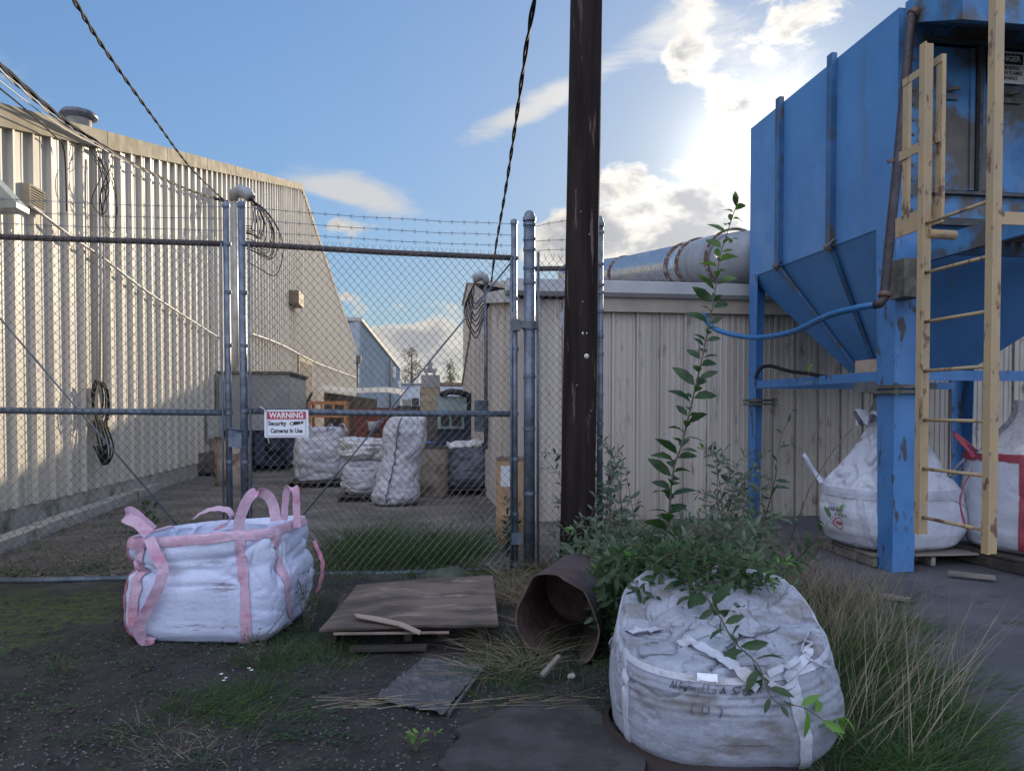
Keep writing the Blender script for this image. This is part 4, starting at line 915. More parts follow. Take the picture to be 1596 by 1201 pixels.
def surf_strap(S, path, width, off=.006, horiz=False, th=.005, seg=40, across=4):
    """strap conforming to S along path of (u,v)"""
    pts = []
    for i in range(seg + 1):
        t = i / seg * (len(path) - 1); j = min(int(t), len(path) - 2); f_ = t - j
        pts.append((lerp(path[j][0], path[j + 1][0], f_), lerp(path[j][1], path[j + 1][1], f_)))
    mb = MB(); rows = []
    for (u, v) in pts:
        e = .003
        du = (S(u + e, v) - S(u - e, v)).length / (2 * e); dv = max(.05, (S(u, min(1, v + e)) - S(u, max(0, v - e))).length / (2 * e)); row = []
        for k_ in range(across + 1):
            s = (k_ / across - .5) * width
            uu, vv = (u, v + s / dv) if horiz else (u + s / du, v)
            vv = min(max(vv, 0.001), .999); nn = snorm(S, uu, vv); row.append((S(uu, vv), nn))
        rows.append(row)
    return mb.strip4([([p + n_ * (off - .003) for p, n_ in row], [p + n_ * (off + th) for p, n_ in row]) for row in rows])
def bag_mesh(S, nu=150, nv=100): return MB().grid(lambda u, v: S(u, v), nu, nv, True)

# ---- foreground bag with pink straps
pc = PG(333, 988); pc.z = 0
rot1 = R(-11)
def sag1(p, u, v):
    # top sinks towards the back left, right side stands up
    t = min(1, p.z / .8); p.z += t * (.055 * p.x / .6 - .01 * p.y / .5) ; p.x += .05 * t * (1 if p.x > 0 else -.3) * math.sin(p.z * 4); 
    if v < .62: p.z += .0
    return p
prof1 = [(0, .0, .01), (.10, .70, .0), (.16, .90, .01), (.22, 1.0, .07), (.30, 1.03, .18), (.38, 1.04, .32), (.46, 1.01, .45), (.50, .965, .515), (.54, .975, .56), (.60, .985, .65), (.66, .97, .735), (.68, .95, .742), (.70, .93, .72), (.78, .90, .60), (.84, .84, .52), (.92, .5, .50), (1, 0, .50)]
S1 = bag_fn((pc.x + .02, pc.y + .20, .0), .545, .46, prof1, rot1, 5.6, .05, (1.7, 1.7, 2.8), 2, sag1, 4, .024, ampf=lambda u, v: .18 + .95 * math.exp(-((v - .52) / .08) ** 2) + (.5 if v > .7 else 0))
b1 = thing('bulk_bag', 'open white bulk bag with pink straps and handles, in front of the left gate', 'bulk bag', (pc.x, pc.y + .2, 0), 'bulk bags')
part('bag_body', bag_mesh(S1, 220, 150), white_w, b1)
wt1 = white_w.node_tree; wb1 = wt1.nodes['Principled BSDF']; cprev = wb1.inputs['Base Color'].links[0].from_socket
uq = .5 + .25; best = min(((scr(S1(.5 + i / 120, j / 80))[0] - 338) ** 2 + (scr(S1(.5 + i / 120, j / 80))[1] - 915) ** 2, i, j) for i in range(60) for j in range(10, 50))
sp_ = S1(.5 + best[1] / 120, best[2] / 80) - Vector((pc.x, pc.y + .2, 0)); coo = N(wt1, 'ShaderNodeTexCoord').outputs['Object']
def smudge(cprev, cen, sx, sz, lo, hi, colr):
    mp = N(wt1, 'ShaderNodeMapping', vector_type='TEXTURE'); wt1.links.new(coo, mp.inputs[0]); mp.inputs[1].default_value = cen; mp.inputs[3].default_value = (sx, .5, sz)
    ln_ = N(wt1, 'ShaderNodeVectorMath', operation='LENGTH'); wt1.links.new(mp.outputs[0], ln_.inputs[0])
    mk = MR(wt1, ln_.outputs['Value'], 1.0, .0); m2 = N(wt1, 'ShaderNodeMapping'); wt1.links.new(coo, m2.inputs[0]); m2.inputs[3].default_value = (1, 1, 9)
    nn = N(wt1, 'ShaderNodeTexNoise'); wt1.links.new(m2.outputs[0], nn.inputs[0]); nn.inputs['Scale'].default_value = 9; nn.inputs['Detail'].default_value = 10; nn.inputs['Roughness'].default_value = .8
    f_ = MR(wt1, M(wt1, 'MULTIPLY_ADD', mk, .16, nn.outputs[0]), lo, hi); return MIX(wt1, M(wt1, 'MULTIPLY', f_, M(wt1, 'MULTIPLY', mk, .9)), cprev, colr)
c_ = smudge(cprev, sp_, 0.26, .15, .60, .74, (.10, .075, .06)); c_ = smudge(c_, sp_ + Vector((-.08, 0, .15)), .30, .07, .62, .78, (.14, .11, .09)); c_ = smudge(c_, sp_ + Vector((-.2, 0, -.28)), .34, .06, .60, .74, (.06, .06, .05))
wt1.links.new(c_, wb1.inputs['Base Color'])
def u_at(S, px, v, lo, hi, k=200):      # surface angle that lies under a given picture column
    best = None
    for i in range(k + 1):
        u = lerp(lo, hi, i / k); p = S(u, v); q = p - CAM; x = CX + F * q.dot(RGT) / q.dot(FWD)
        if best is None or abs(x - px) < best[0]: best = (abs(x - px), u)
    return best[1]
part('rim_band', surf_strap(S1, [(.46 + .62 * i / 24, .655) for i in range(25)], .075, horiz=True, seg=100), pink, b1)
F_LO, F_HI = .5, 1.0
for (p0, p1, p2) in ((376, 381, 383), (428, 446, 452)):
    path = [(u_at(S1, p0, .66, F_LO, F_HI), .69), (u_at(S1, p0, .6, F_LO, F_HI), .60), (u_at(S1, p1, .4, F_LO, F_HI), .42), (u_at(S1, p2, .22, F_LO, F_HI), .24), (u_at(S1, p2, .16, F_LO, F_HI), .14)]
    part('strap', surf_strap(S1, path, .068), pink, b1)
ul = u_at(S1, 222, .6, .5, .75)
part('strap', surf_strap(S1, [(ul, .69), (ul, .55), (ul + .012, .42), (ul - .005, .26), (ul, .14)], .07, off=.012), pink, b1)
us = ul - .09; part('strap', surf_strap(S1, [(us, .68), (us, .5), (us, .3), (us + .02, .16)], .07), pink_d, b1)
T1 = pc.y + .2; td = (Vector((pc.x, pc.y, 0)) - CAM).dot(FWD)
def hd(pts, w, wd, m, name='handle', th=.003): part(name, MB().ribbon(smooth_path([P(*q) for q in pts], 6), wd, w, th), m, b1)
tn = td - .28
# loose twisted strap hanging down the left side
hd([(232, 838, tn), (246, 868, tn - .05), (254, 888, tn - .07), (247, 915, tn - .08), (232, 945, tn - .06), (217, 975, tn - .04), (222, 996, tn), (240, 1002, tn + .02)], .07, [Vector((1, .2, 0)), ] * 43, pink)
hd([(226, 862, tn + .25), (216, 890, tn + .2), (210, 930, tn + .15), (208, 960, tn + .05), (214, 975, tn)], .07, Vector((.7, .7, 0)), pink_d)
hd([(232, 832, tn), (215, 815, tn + .02), (196, 806, tn + .05), (203, 797, tn + .10), (222, 812, tn + .12), (238, 826, tn + .14)], .075, Vector((.2, .5, 1)), pink)
hd([(371, 832, tn + .02), (374, 808, tn + .02), (386, 778, tn + .04), (400, 766, tn + .08), (417, 772, tn + .12), (426, 788, tn + .14), (430, 812, tn + .12)], .07, [Vector((1, .35, .0))] * 37, pink)
hd([(443, 810, tn + .5), (445, 780, tn + .48), (449, 761, tn + .46), (460, 762, tn + .40), (462, 785, tn + .38), (463, 822, tn + .34)], .062, Vector((1, -.6, 0)), pink)
hd([(303, 806, tn + .75), (318, 797, tn + .72), (337, 792, tn + .70), (355, 795, tn + .66), (360, 806, tn + .64), (352, 817, tn + .66), (338, 822, tn + .7)], .07, Vector((.1, .9, .35)), pink)
hd([(489, 842, tn + .45), (498, 862, tn + .45), (503, 880, tn + .44), (500, 905, tn + .44), (494, 922, tn + .46)], .04, Vector((.5, .8, 0)), pink_d, 'loose_strap')

# ---- large slumped bag in the right foreground
gc = PG(1115, 1140); gc.z = 0
def sag2(p, u, v):
    t = min(1, p.z / .45); ang = math.atan2(p.y, p.x)
    p.z += t * (.24 * max(0, p.y) / .5 + .07 * max(0, p.x) / .55) - .03 * t * (p.y < 0) * (-p.y) / .5
    if .33 < v < .47: k_ = 1 + .007 * (.6 + noise.noise(Vector((u * 7, v * 20, 2)))) * math.sin(v * 210 + 5 * noise.noise(Vector((u * 9, 0, 0)))) * math.sin((v - .33) / .14 * 3.14); p.x *= k_; p.y *= k_
    kx = 1 + .06 * max(0, math.cos(ang)) * math.sin(min(1, p.z / .4) * 3.14); p.x *= kx
    return p
prof2 = [(0, 0, .0), (.08, .72, .0), (.13, .90, .02), (.19, .985, .08), (.27, 1.03, .19), (.36, 1.02, .31), (.42, .99, .385), (.47, .955, .44), (.50, .92, .475), (.53, .875, .495), (.57, .82, .50), (.64, .70, .505), (.74, .52, .535), (.84, .34, .565), (.93, .16, .57), (1, 0, .56)]
S2 = bag_fn((gc.x + .02, gc.y + .04, 0), .52, .54, prof2, R(-14), 2.6, .045, (2.9, 2.9, 2.9), 6, sag2, 14, .028, topamp=1.3, ampf=lambda u, v: .12 + .45 * math.exp(-((v - .42) / .05) ** 2) if v < .5 else 1.0)
b2_ = thing('bulk_bag', 'big slumped dirty white bulk bag with handwriting in the right foreground', 'bulk bag', (gc.x, gc.y, 0), 'bulk bags')
part('bag_body', bag_mesh(S2, 260, 200), grey_w, b2_)
part('rim_band', surf_strap(S2, [(i / 24, .482) for i in range(25)], .030, horiz=True, seg=140, off=.003, th=.003), strap_w, b2_)
for px_, v0 in ((975, .49), (1232, .49)):
    pa_ = [(u_at(S2, px_, .48, .5, 1.0), .50), (u_at(S2, px_ + (3 if px_ < 1100 else 12), .36, .5, 1.0), .36), (u_at(S2, px_ + (4 if px_ < 1100 else 22), .22, .5, 1.0), .22), (u_at(S2, px_ + (6 if px_ < 1100 else 26), .15, .5, 1.0), .12)]
    part('strap', surf_strap(S2, pa_, .045 if px_ < 1100 else .055, off=.004), strap_w, b2_)
def s2top(px, py, up=.02):       # point on the bag surface under a pixel (front of the bag)
    best = None
    for i in range(90):
        for j in range(60):
            u = i / 90; v = .30 + .68 * j / 60; p = S2c[i][j]; 
            d = (p[1] - px) ** 2 + (p[2] - py) ** 2
            if best is None or d < best[0]: best = (d, u, v, p[0])
    return best
S2c = []
for i in range(90):
    row = []
    for j in range(60):
        p = S2(i / 90, .30 + .68 * j / 60); s = scr(p); row.append((p, s[0], s[1]))
    S2c.append(row)
def on2(px, py, lift=.012):
    b = s2top(px, py); return b[3] + snorm(S2, b[1], b[2]) * lift
wdn = lambda: Vector((0, 0, 1))
def lay(pts, w, m, name='handle', lift=.016):
    q = [on2(a, b, lift) for a, b in pts]; q = smooth_path(q, 5); nn = []
    for p in q:
        s = scr(p); b = s2top(s[0], s[1]); n_ = snorm(S2, b[1], b[2]); nn.append(n_)
    wd = []
    for i, p in enumerate(q):
        d = (q[min(i + 1, len(q) - 1)] - q[max(0, i - 1)]).normalized(); wd.append(nn[i].cross(d))
    part(name, MB().ribbon(q, wd, w, .005), m, b2_)
lay([(1062, 1003), (1085, 1008), (1110, 1020), (1135, 1035), (1155, 1052), (1180, 1072)], .055, strap_w, lift=.02)
lay([(955, 1008), (965, 990), (985, 985), (1010, 984), (1030, 988)], .045, strap_w)
lay([(1252, 985), (1262, 1005), (1255, 1025), (1240, 1040), (1225, 1058)], .04, strap_w)
lay([(1258, 1000), (1240, 1030), (1215, 1045), (1190, 1050)], .03, strap_w, lift=.02)
lay([(1238, 1045), (1235, 1062), (1215, 1070), (1195, 1062)], .028, strap_w, lift=.02)
lay([(1262, 990), (1250, 1020), (1270, 1035), (1290, 1040)], .008, strap_w, 'cord', .02)
# tied neck lying on the top
nk = on2(1150, 965, .0); mb = MB()
def nkf(u, v):
    a = 2 * math.pi * u; r = lerp(.16, .03, v ** .6) * (1 + .25 * noise.noise(Vector((math.cos(a) * 2.5, math.sin(a) * 2.5, v * 3)))) ; pl = 1 + .16 * math.sin(a * 7 + v * 3)
    return nk + Vector((math.cos(a) * r * pl, math.sin(a) * r * pl * .8, .10 * v - .03 + .02 * noise.noise(Vector((a, v * 4, 1)))))
mb.grid(nkf, 70, 16, True); part('gathered_neck', mb, grey_w, b2_)
mb = MB()
def nk2(u, v):
    a = u * 2 - 1; b = v * 2 - 1; q = on0 + Vector((a * .15, b * .12, 0)); w = (1 - a * a) * (1 - b * b)
    return q + Vector((0, 0, .01 + .07 * w ** .5 * (1 + .8 * noise.noise(Vector((u * 5, v * 5, 7)))) - .03 * crease(Vector((u, v, 0)) * 2, (2, 2, 2), 3, 5)))
on0 = on2(1140, 962, .0); mb.grid(nk2, 50, 50); part('crumpled_cloth', mb, strap_w, b2_)
# writing on the front
def wrap2(u0, v0):
    p0 = S2(u0, v0); e = .003; du = (S2(u0 + e, v0) - S2(u0 - e, v0)).length / (2 * e); dv = (S2(u0, v0 + e) - S2(u0, v0 - e)).length / (2 * e)
    def f_(x, y):
        u, v = u0 + x / du, v0 + y / dv; return S2(u, v) + snorm(S2, u, v) * .010
    return f_
ink = mat('faded_ink', (.06, .06, .08), rough=.8)
bq = s2top(1100, 1074); part('handwriting', text_mb('ALFormuLLa A Sterk', .050, wrap2(bq[1], bq[2]), width=.36, font_shear=.2), ink, b2_)
bq = s2top(1103, 1103); part('handwriting', text_mb('(  I.I  )', .055, wrap2(bq[1], bq[2]), width=.13), ink, b2_)
bq = s2top(1107, 1056); fw = wrap2(bq[1], bq[2]); mb = MB(); mb.grid(lambda u, v: fw((u - .5) * .085, (v - .5) * .035) + Vector((0, -.004, .0)), 8, 3); part('paper_label', mb, mat('paper', (.62, .64, .68), rough=.6), b2_)
# brown dirt heap the bag sits on
mb = MB()
dp_ = weave_mat('brown_soil', (.030, .020, .017), (.018, .013, .012), (.02, .015, .012))
mb.grid(lambda u, v: Vector((gc.x + .0 + math.cos(2 * math.pi * u) * (.62 - .10 * v) * (1 + .06 * noise.noise(Vector((math.cos(2 * math.pi * u) * 3, math.sin(2 * math.pi * u) * 3, 0)))), gc.y + .02 + math.sin(2 * math.pi * u) * (.60 - .10 * v), -.02 + .075 * v)), 80, 5, True)
tag(single('soil_heap', mb, dp_, 'brown soil under the big slumped foreground bag', 'soil'), None, None)

# ---- bags under the hopper
def pallet(c, w, d, h, rot, m, label, cat='pallet', ndeck=6, group='pallets'):
    c = Vector(c); t = thing('pallet', label, cat, tuple(c), group); m3 = Matrix.Rotation(rot, 3, 'Z')
    for i in range(ndeck):
        y = -d / 2 + (i + .5) * d / ndeck; part('deck_board', MB().cbox(c + m3 @ Vector((0, y, h - .011)), (w, d / ndeck * .82, .022), rot), m, t)
    for s in (-1, 0, 1): part('stringer', MB().cbox(c + m3 @ Vector((s * (w / 2 - .03), 0, (h - .04) / 2 + .01)), (.045, d * .98, h - .045), rot), m, t)
    return t
wood_g = mat('grey_wood', (.12, .105, .09), (.21, .185, .16), 6, .3, .7, .85, stretch=(.15, 1, 1), bump=.5, bscale=30, bst=(.1, 1, 1), c3=(.05, .045, .04), s3=7, lo3=.55, hi3=.7)
wood_d = mat('dark_wood', (.035, .028, .024), (.07, .055, .045), 6, rough=.9, stretch=(.15, 1, 1), bump=.5, bscale=30)
hb = P(1388, 700, 8.0); hb.z = 0
pallet((hb.x + .12, hb.y, 0), 1.3, 1.15, .13, R(-3), wood_g, 'grey weathered pallet under the white bag below the blue hopper')
prof3 = [(0, 0, 0), (.08, .75, .0), (.14, .93, .05), (.22, 1.02, .18), (.32, 1.03, .38), (.42, 1.0, .54), (.47, .985, .60), (.52, .93, .68), (.62, .74, .86), (.72, .55, 1.05), (.80, .42, 1.20), (.86, .36, 1.28), (.90, .41, 1.32), (.95, .38, 1.33), (1, .02, 1.28)]
S3 = bag_fn((hb.x, hb.y, .13), .66, .55, prof3, R(4), 3.0, .05, (3.6, 3.6, 1.0), 11, None, 6, .035, ampf=lambda u, v: .25 if v < .5 else 1.1)
b3 = thing('bulk_bag', 'clean white bulk bag tied to the hopper spout, behind the blue leg', 'bulk bag', (hb.x, hb.y, .13), 'bulk bags')
part('bag_body', bag_mesh(S3, 180, 120), clean_w, b3)
part('belt', surf_strap(S3, [(i / 24, .455) for i in range(25)], .085, horiz=True, seg=100), strap_w, b3)
for px_, dd in ((1338, 12), (1472, 6)):
    part('strap', surf_strap(S3, [(u_at(S3, px_, .45, .5, 1.0), .46), (u_at(S3, px_ + dd, .25, .5, 1.0), .26), (u_at(S3, px_ + 2 * dd, .15, .5, 1.0), .13)], .06), strap_w, b3)
tb = (hb - CAM).dot(FWD)
for pts in ([(1281, 752, tb - .1), (1270, 735, tb), (1256, 712, tb), (1252, 710, tb + .05), (1262, 728, tb + .1), (1284, 748, tb + .1)], [(1468, 752, tb - .1), (1480, 738, tb - .15), (1505, 713, tb - .2), (1508, 716, tb - .15), (1490, 738, tb - .1), (1470, 750, tb)]):
    part('handle', MB().ribbon(smooth_path([P(*q) for q in pts], 5), Vector((.6, .5, .6)), .05, .005), strap_w, b3)
mb = MB(); cf = Vector((hb.x, hb.y, 1.42))
mb.grid(lambda u, v: cf + Vector((math.cos(2 * math.pi * u) * (.22 + .13 * v) * (1 + .3 * v * noise.noise(Vector((math.cos(6.28 * u) * 3, math.sin(6.28 * u) * 3, v)))), math.sin(2 * math.pi * u) * (.18 + .12 * v) * (1 + .3 * v * noise.noise(Vector((math.cos(6.28 * u) * 3, 5, math.sin(6.28 * u) * 3)))), .02 + .10 * math.sin(v * 2.6) + v * .05 * math.sin(u * 6.28 * 9) + .10 * v * noise.noise(Vector((math.cos(6.28 * u) * 4, math.sin(6.28 * u) * 4, 2))))), 70, 8, True)
part('ruffled_collar', mb, yard_w, b3)
def wrapS(S, u0, v0, off=.010):
    e = .003; du = (S(u0 + e, v0) - S(u0 - e, v0)).length / (2 * e); dv = (S(u0, v0 + e) - S(u0, v0 - e)).length / (2 * e)
    return lambda x, y: S(u0 + x / du, v0 + y / dv) + snorm(S, u0 + x / du, v0 + y / dv) * off
def findS(S, px, py, v0, v1):
    best = None
    for i in range(120):
        for j in range(40):
            u = .5 + .5 * i / 120; v = lerp(v0, v1, j / 40); s = scr(S(u, v)); d = (s[0] - px) ** 2 + (s[1] - py) ** 2
            if best is None or d < best[0]: best = (d, u, v)
    return best[1], best[2]
u_, v_ = findS(S3, 1306, 793, .15, .45); part('printing', text_mb('GLASS BUB-48-1', .055, wrapS(S3, u_, v_), bold=.002, width=.27), ink, b3)
u_, v_ = findS(S3, 1312, 803, .15, .45); part('printing', text_mb('1-3-20-10', .045, wrapS(S3, u_, v_), bold=.001, width=.17), ink, b3)
u_, v_ = findS(S3, 1310, 815, .15, .45); fw3 = wrapS(S3, u_, v_, .008); mb = MB()
for k in range(36):
    a0, a1 = 2 * math.pi * k / 36, 2 * math.pi * (k + 1) / 36; mb.add([fw3(r * math.cos(a), r * math.sin(a)) for r, a in ((.055, a0), (.064, a0), (.064, a1), (.055, a1))], [(0, 1, 2, 3)])
rink = mat('red_ink', (.38, .05, .06)); part('printing', mb, rink, b3); part('printing', text_mb('GM', .05, fw3, bold=.003, width=.08), rink, b3)
# bag with red straps
rb = P(1612, 700, 7.6); rb.z = 0
mb = MB(); mb.cbox((rb.x + .1, rb.y, .10), (1.5, 1.2, .16), R(6)); pallet((rb.x + .1, rb.y, 0), 1.45, 1.2, .15, R(6), wood_d, 'dark brown pallet under the white bag with red straps')
prof4 = [(0, 0, 0), (.08, .75, .0), (.14, .93, .06), (.22, 1.0, .2), (.34, 1.02, .45), (.46, 1.0, .75), (.54, .98, .98), (.58, .93, 1.0), (.62, .85, .98), (.66, .80, .99), (.76, .55, 1.10), (.84, .36, 1.22), (.9, .28, 1.34), (.95, .24, 1.45), (1, .22, 1.5)]
S4 = bag_fn((rb.x, rb.y, .15), .56, .52, prof4, R(8), 3.8, .03, (2, 2, 2), 21, ampf=lambda u, v: .4 if v < .58 else 1.6)
b4 = thing('bulk_bag', 'white bulk bag with red straps and a grey tied neck at the right edge', 'bulk bag', (rb.x, rb.y, .15), 'bulk bags')
part('bag_body', bag_mesh(S4, 140, 100), clean_w, b4)
part('rim_band', surf_strap(S4, [(i / 24, .545) for i in range(25)], .07, horiz=True, seg=90), redw, b4)
part('strap', surf_strap(S4, [(.565, .55), (.569, .35), (.565, .14)], .07, off=.006), redw, b4)
tr_ = (rb - CAM).dot(FWD)
part('handle', MB().ribbon(smooth_path([P(1518, 712, tr_ - .2), P(1502, 692, tr_ - .15), P(1487, 677, tr_ - .1), P(1493, 680, tr_), P(1508, 690, tr_ + .1), P(1524, 706, tr_ + .15)], 5), Vector((.3, .6, .7)), .07, .006), redw, b4)
part('handle', MB().ribbon(smooth_path([P(1516, 730, tr_ - .3), P(1500, 762, tr_ - .3), P(1497, 790, tr_ - .3), P(1507, 825, tr_ - .3)], 5), Vector((.7, .6, .1)), .06, .006), redw, b4)
part('film_neck', MB().lathe(S4(0, 1) * 0 + Vector((rb.x, rb.y, 1.14)), [(.50, 0), (.44, .06), (.36, .14), (.27, .24), (.20, .34), (.17, .44), (.19, .55)], 60, wob=.35), film, b4)

# ---------------------------------------------------------------- yard things behind the fence
def yb(px, py, z): return PG(px, py, z)
def simple_bag(name, label, c, rx, ry, prof, rot, m, seed, n=3.2, amp=.05, f=(3, 3, 4), lean=(0, 0), nu=90, nv=60, big=.05, z=.0, group='bulk bags', cat='bulk bag'):
    S = bag_fn((c.x, c.y, z), rx, ry, prof, rot, n, amp, f, seed, None, 4, big, lean)
    t = thing(name, label, cat, (c.x, c.y, z), group); part('bag_body', bag_mesh(S, nu, nv), m, t); return S, t
pf = lambda h, top=.9: [(0, 0, 0), (.1, .8, .0), (.18, .97, .07), (.3, 1.04, .25 * h), (.45, 1.0, .5 * h), (.6, .97, .75 * h), (.72, top, .93 * h), (.8, top * .85, .99 * h), (.9, top * .5, .93 * h), (1, 0, .9 * h)]
A = yb(496, 750, .12); A.y += .4
pallet((A.x, A.y, 0), 1.2, 1.0, .12, 0, wood_d, 'dark pallet under the upright white bag beside the warning sign')
SA, tA_ = simple_bag('bulk_bag', 'upright white bulk bag on a pallet right under the warning sign', A, .53, .5, pf(1.12, .92), R(5), yard_w, 31, z=.12, amp=.045, f=(2.2, 2.2, 3), big=.09)
for uu in (.55, .7, .8, .95):
    a = SA(uu, .7); part('corner_loop', MB().ribbon(smooth_path([a + Vector((-.06, 0, -.05)), a + Vector((-.05, 0, .12)), a + Vector((.02, .03, .17)), a + Vector((.09, .02, .02))], 4), Vector((.3, 1, .2)), .07, .006), yard_w, tA_)
B_ = yb(568, 772, .1); B_.y += .35
pallet((B_.x, B_.y, 0), .9, .9, .1, 0, wood_d, 'dark pallet under the two stacked sacks left of the tall sack')
simple_bag('bulk_bag', 'short white bulk sack on a pallet, under the clear plastic sack', B_, .40, .38, pf(.62), R(3), yard_w, 37, z=.10)
SB, tB_ = simple_bag('plastic_sack', 'clear crumpled plastic sack lying on the short white sack', B_, .44, .36, pf(.40), R(5), film, 41, z=.70, amp=.06, f=(2, 2, 3), big=.10, cat='sack', group=None)
a = B_ + Vector((.12, -.1, 1.08)); mb = MB(); mb.grid(lambda u, v: a + Vector((math.cos(6.283 * u) * (.04 + .10 * v) + .06 * v, math.sin(6.283 * u) * (.04 + .10 * v), .2 * v + .05 * noise.noise(Vector((u * 9, v * 2, 0))))), 30, 6, True); part('tied_top', mb, film, tB_)
part('black_tie', MB().tube([a + Vector((-.06, -.05, 0)), a + Vector((.08, -.06, .04)), a + Vector((.14, -.02, .0))], .035, 8), blk, tB_)
C_ = yb(614, 790, .0); C_.y += .35
tall_p = [(0, 0, 0), (.06, .7, .0), (.10, .98, .05), (.2, 1.12, .16), (.35, 1.0, .42), (.5, .93, .72), (.65, .98, 1.02), (.8, 1.0, 1.25), (.9, .8, 1.46), (.96, .45, 1.55), (1, 0, 1.57)]
SC, tC_ = simple_bag('tall_sack', 'tall white sack standing on end in the middle of the yard', C_, .37, .34, tall_p, 0, yard_w, 43, n=2.2, amp=.03, f=(3, 3, 1.4), lean=(.16, .02), nu=100, nv=90, cat='sack', group=None)
mb = MB(); pts = [SC(.695 + .004 * math.sin(v * 40), .12 + v * .78) + Vector((0, -.012, 0)) for v in [i / 60 for i in range(61)]]; mb.tube(pts, .010, 5)
for i in range(3, 58, 5): mb.tube([pts[i], pts[i] + Vector((.05, -.012, .02)), pts[i] + Vector((.03, -.012, .06))], .007, 4)
part('seam_cord', mb, mat('cord_dark', (.10, .09, .10)), tC_)
def drum(c, r, h, m, label, name='drum', lid=None, group='fibre drums'):
    t = thing(name, label, 'drum', tuple(c), group)
    part('shell', MB().lathe(c, [(r * .96, 0), (r, .02), (r, h * .33), (r * 1.012, h * .345), (r, h * .36), (r, h * .66), (r * 1.012, h * .675), (r, h * .69), (r, h)], 32), m, t)
    part('rim', MB().lathe(c, [(r * 1.0, h - .02), (r * 1.03, h - .02), (r * 1.03, h + .01), (r * .95, h + .01), (r * .95, h - .03)], 32, smooth=False), lid or grime, t)
    part('lid', MB().lathe(c, [(r * .95, h - .02), (.001, h - .015)], 32), lid or grime, t)
    return t
tan = mat('tan_fibre', (.36, .23, .13), (.44, .29, .17), 5, rough=.75, c3=(.16, .09, .05), s3=4, lo3=.56, hi3=.7)
greyt = mat('dusty_tan', (.30, .24, .19), (.36, .30, .25), 4, rough=.75, c3=(.14, .09, .06), s3=3, lo3=.5, hi3=.68)
d1 = yb(677, 775, 0); d1.y += .28; drum(Vector((d1.x, d1.y, 0)), .27, .90, greyt, 'dusty tan drum right of the tall white sack')
single('blue_rag', MB().grid(lambda u, v: Vector((d1.x - .17 + .26 * u, d1.y - .1 + .2 * v, .925 + .06 * math.sin(3.1 * u) + .05 * noise.noise(Vector((u * 4, v * 4, 3))))), 16, 12), mat('blue_rag', (.03, .10, .34), (.02, .06, .22), 9), 'blue cloth lying on the dusty tan drum', 'cloth')
K_ = yb(728, 762, .12); K_.y += .5
pallet((K_.x, K_.y, 0), 1.15, 1.0, .12, 0, wood_d, 'dark pallet under the dark grey bulk bag')
SK, tK = simple_bag('bulk_bag', 'dark grey bulk bag with a white liner between the dusty drum and shed', K_, .52, .42, pf(.78, .8), R(-5), dark_w, 47, z=.12, amp=.06, f=(2, 2, 2), big=.10)
mb = MB(); mb.grid(lambda u, v: Vector((K_.x - .35 + .78 * u, K_.y - .25 + .45 * v, .88 + .10 * u * u + .09 * noise.noise(Vector((u * 5, v * 4, 1))) + .07 * math.sin(v * 3))), 40, 20); part('white_liner', mb, film, tK)
d2 = PG(806, 850, .0); d2.y += .12; d2.x -= .03
drum(Vector((d2.x, d2.y, .0)), .205, 1.02, tan, 'orange tan fibre drum with a paper label beside the thick hinge post', lid=mat('rusty_rim', (.22, .17, .13), (.14, .10, .08), 9))
mb = MB(); mb.grid(lambda u, v: Vector((d2.x + .208 * math.sin(R(-52 + 46 * u)), d2.y - .208 * math.cos(R(-52 + 46 * u)), .70 + .24 * v)), 8, 2); part('paper_label', mb, mat('paper', (.62, .64, .68)), bpy.data.objects['drum.001'] if 'drum.001' in bpy.data.objects else None)
d3 = yb(358, 757, 0); drum(Vector((d3.x, d3.y + .3, 0)), .36, 1.0, greyt, 'wide pale tan drum standing by the service mast', group='fibre drums')

# storage container on dark skid
cx0, cy0 = -3.0, PX(452, 640, -3.0).y
ct = thing('storage_container', 'grey steel storage box raised on a dark frame against the warehouse wall', 'container', (-3.9, cy0 + 1.5, 0))
cg_ = mat('container_grey', (.20, .20, .20), (.27, .27, .27), 1.2, rough=.7, c3=(.03, .03, .03), s3=2.2, lo3=.64, hi3=.68, bump=.2, bscale=8)
cl_ = mat('container_sunlit', (.44, .42, .37), (.38, .36, .32), 1.5, rough=.6)  # sunlit tone painted into the side that faces the sun
part('box', MB().box((-4.75, cy0, 1.05), (-3.02, cy0 + 3.2, 2.5)), cg_, ct)
mb = MB(); mb.box((-3.02, cy0 + .08, 1.05), (-3.0, cy0 + 3.1, 2.42)); mb.box((-3.0, cy0 + 1.4, 1.1), (-2.98, cy0 + 1.5, 2.4)); part('side_panel', mb, cl_, ct)
mb = MB(); mb.box((-4.8, cy0 - .06, 2.5), (-2.95, cy0 + 3.25, 2.56)); part('roof_edge', mb, grime, ct)
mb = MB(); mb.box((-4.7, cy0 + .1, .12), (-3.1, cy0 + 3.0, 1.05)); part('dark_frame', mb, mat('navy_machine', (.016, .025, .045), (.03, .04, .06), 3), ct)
mb = MB()
for i in range(5): mb.cbox((-4.5 + .36 * i, cy0 - .05, .55 + .15 * (i % 2)), (.24, .3, .3 + .2 * (i % 3)), .2 * i)
part('machine_parts', mb, mat('navy_machine', (.02, .03, .05)), ct)
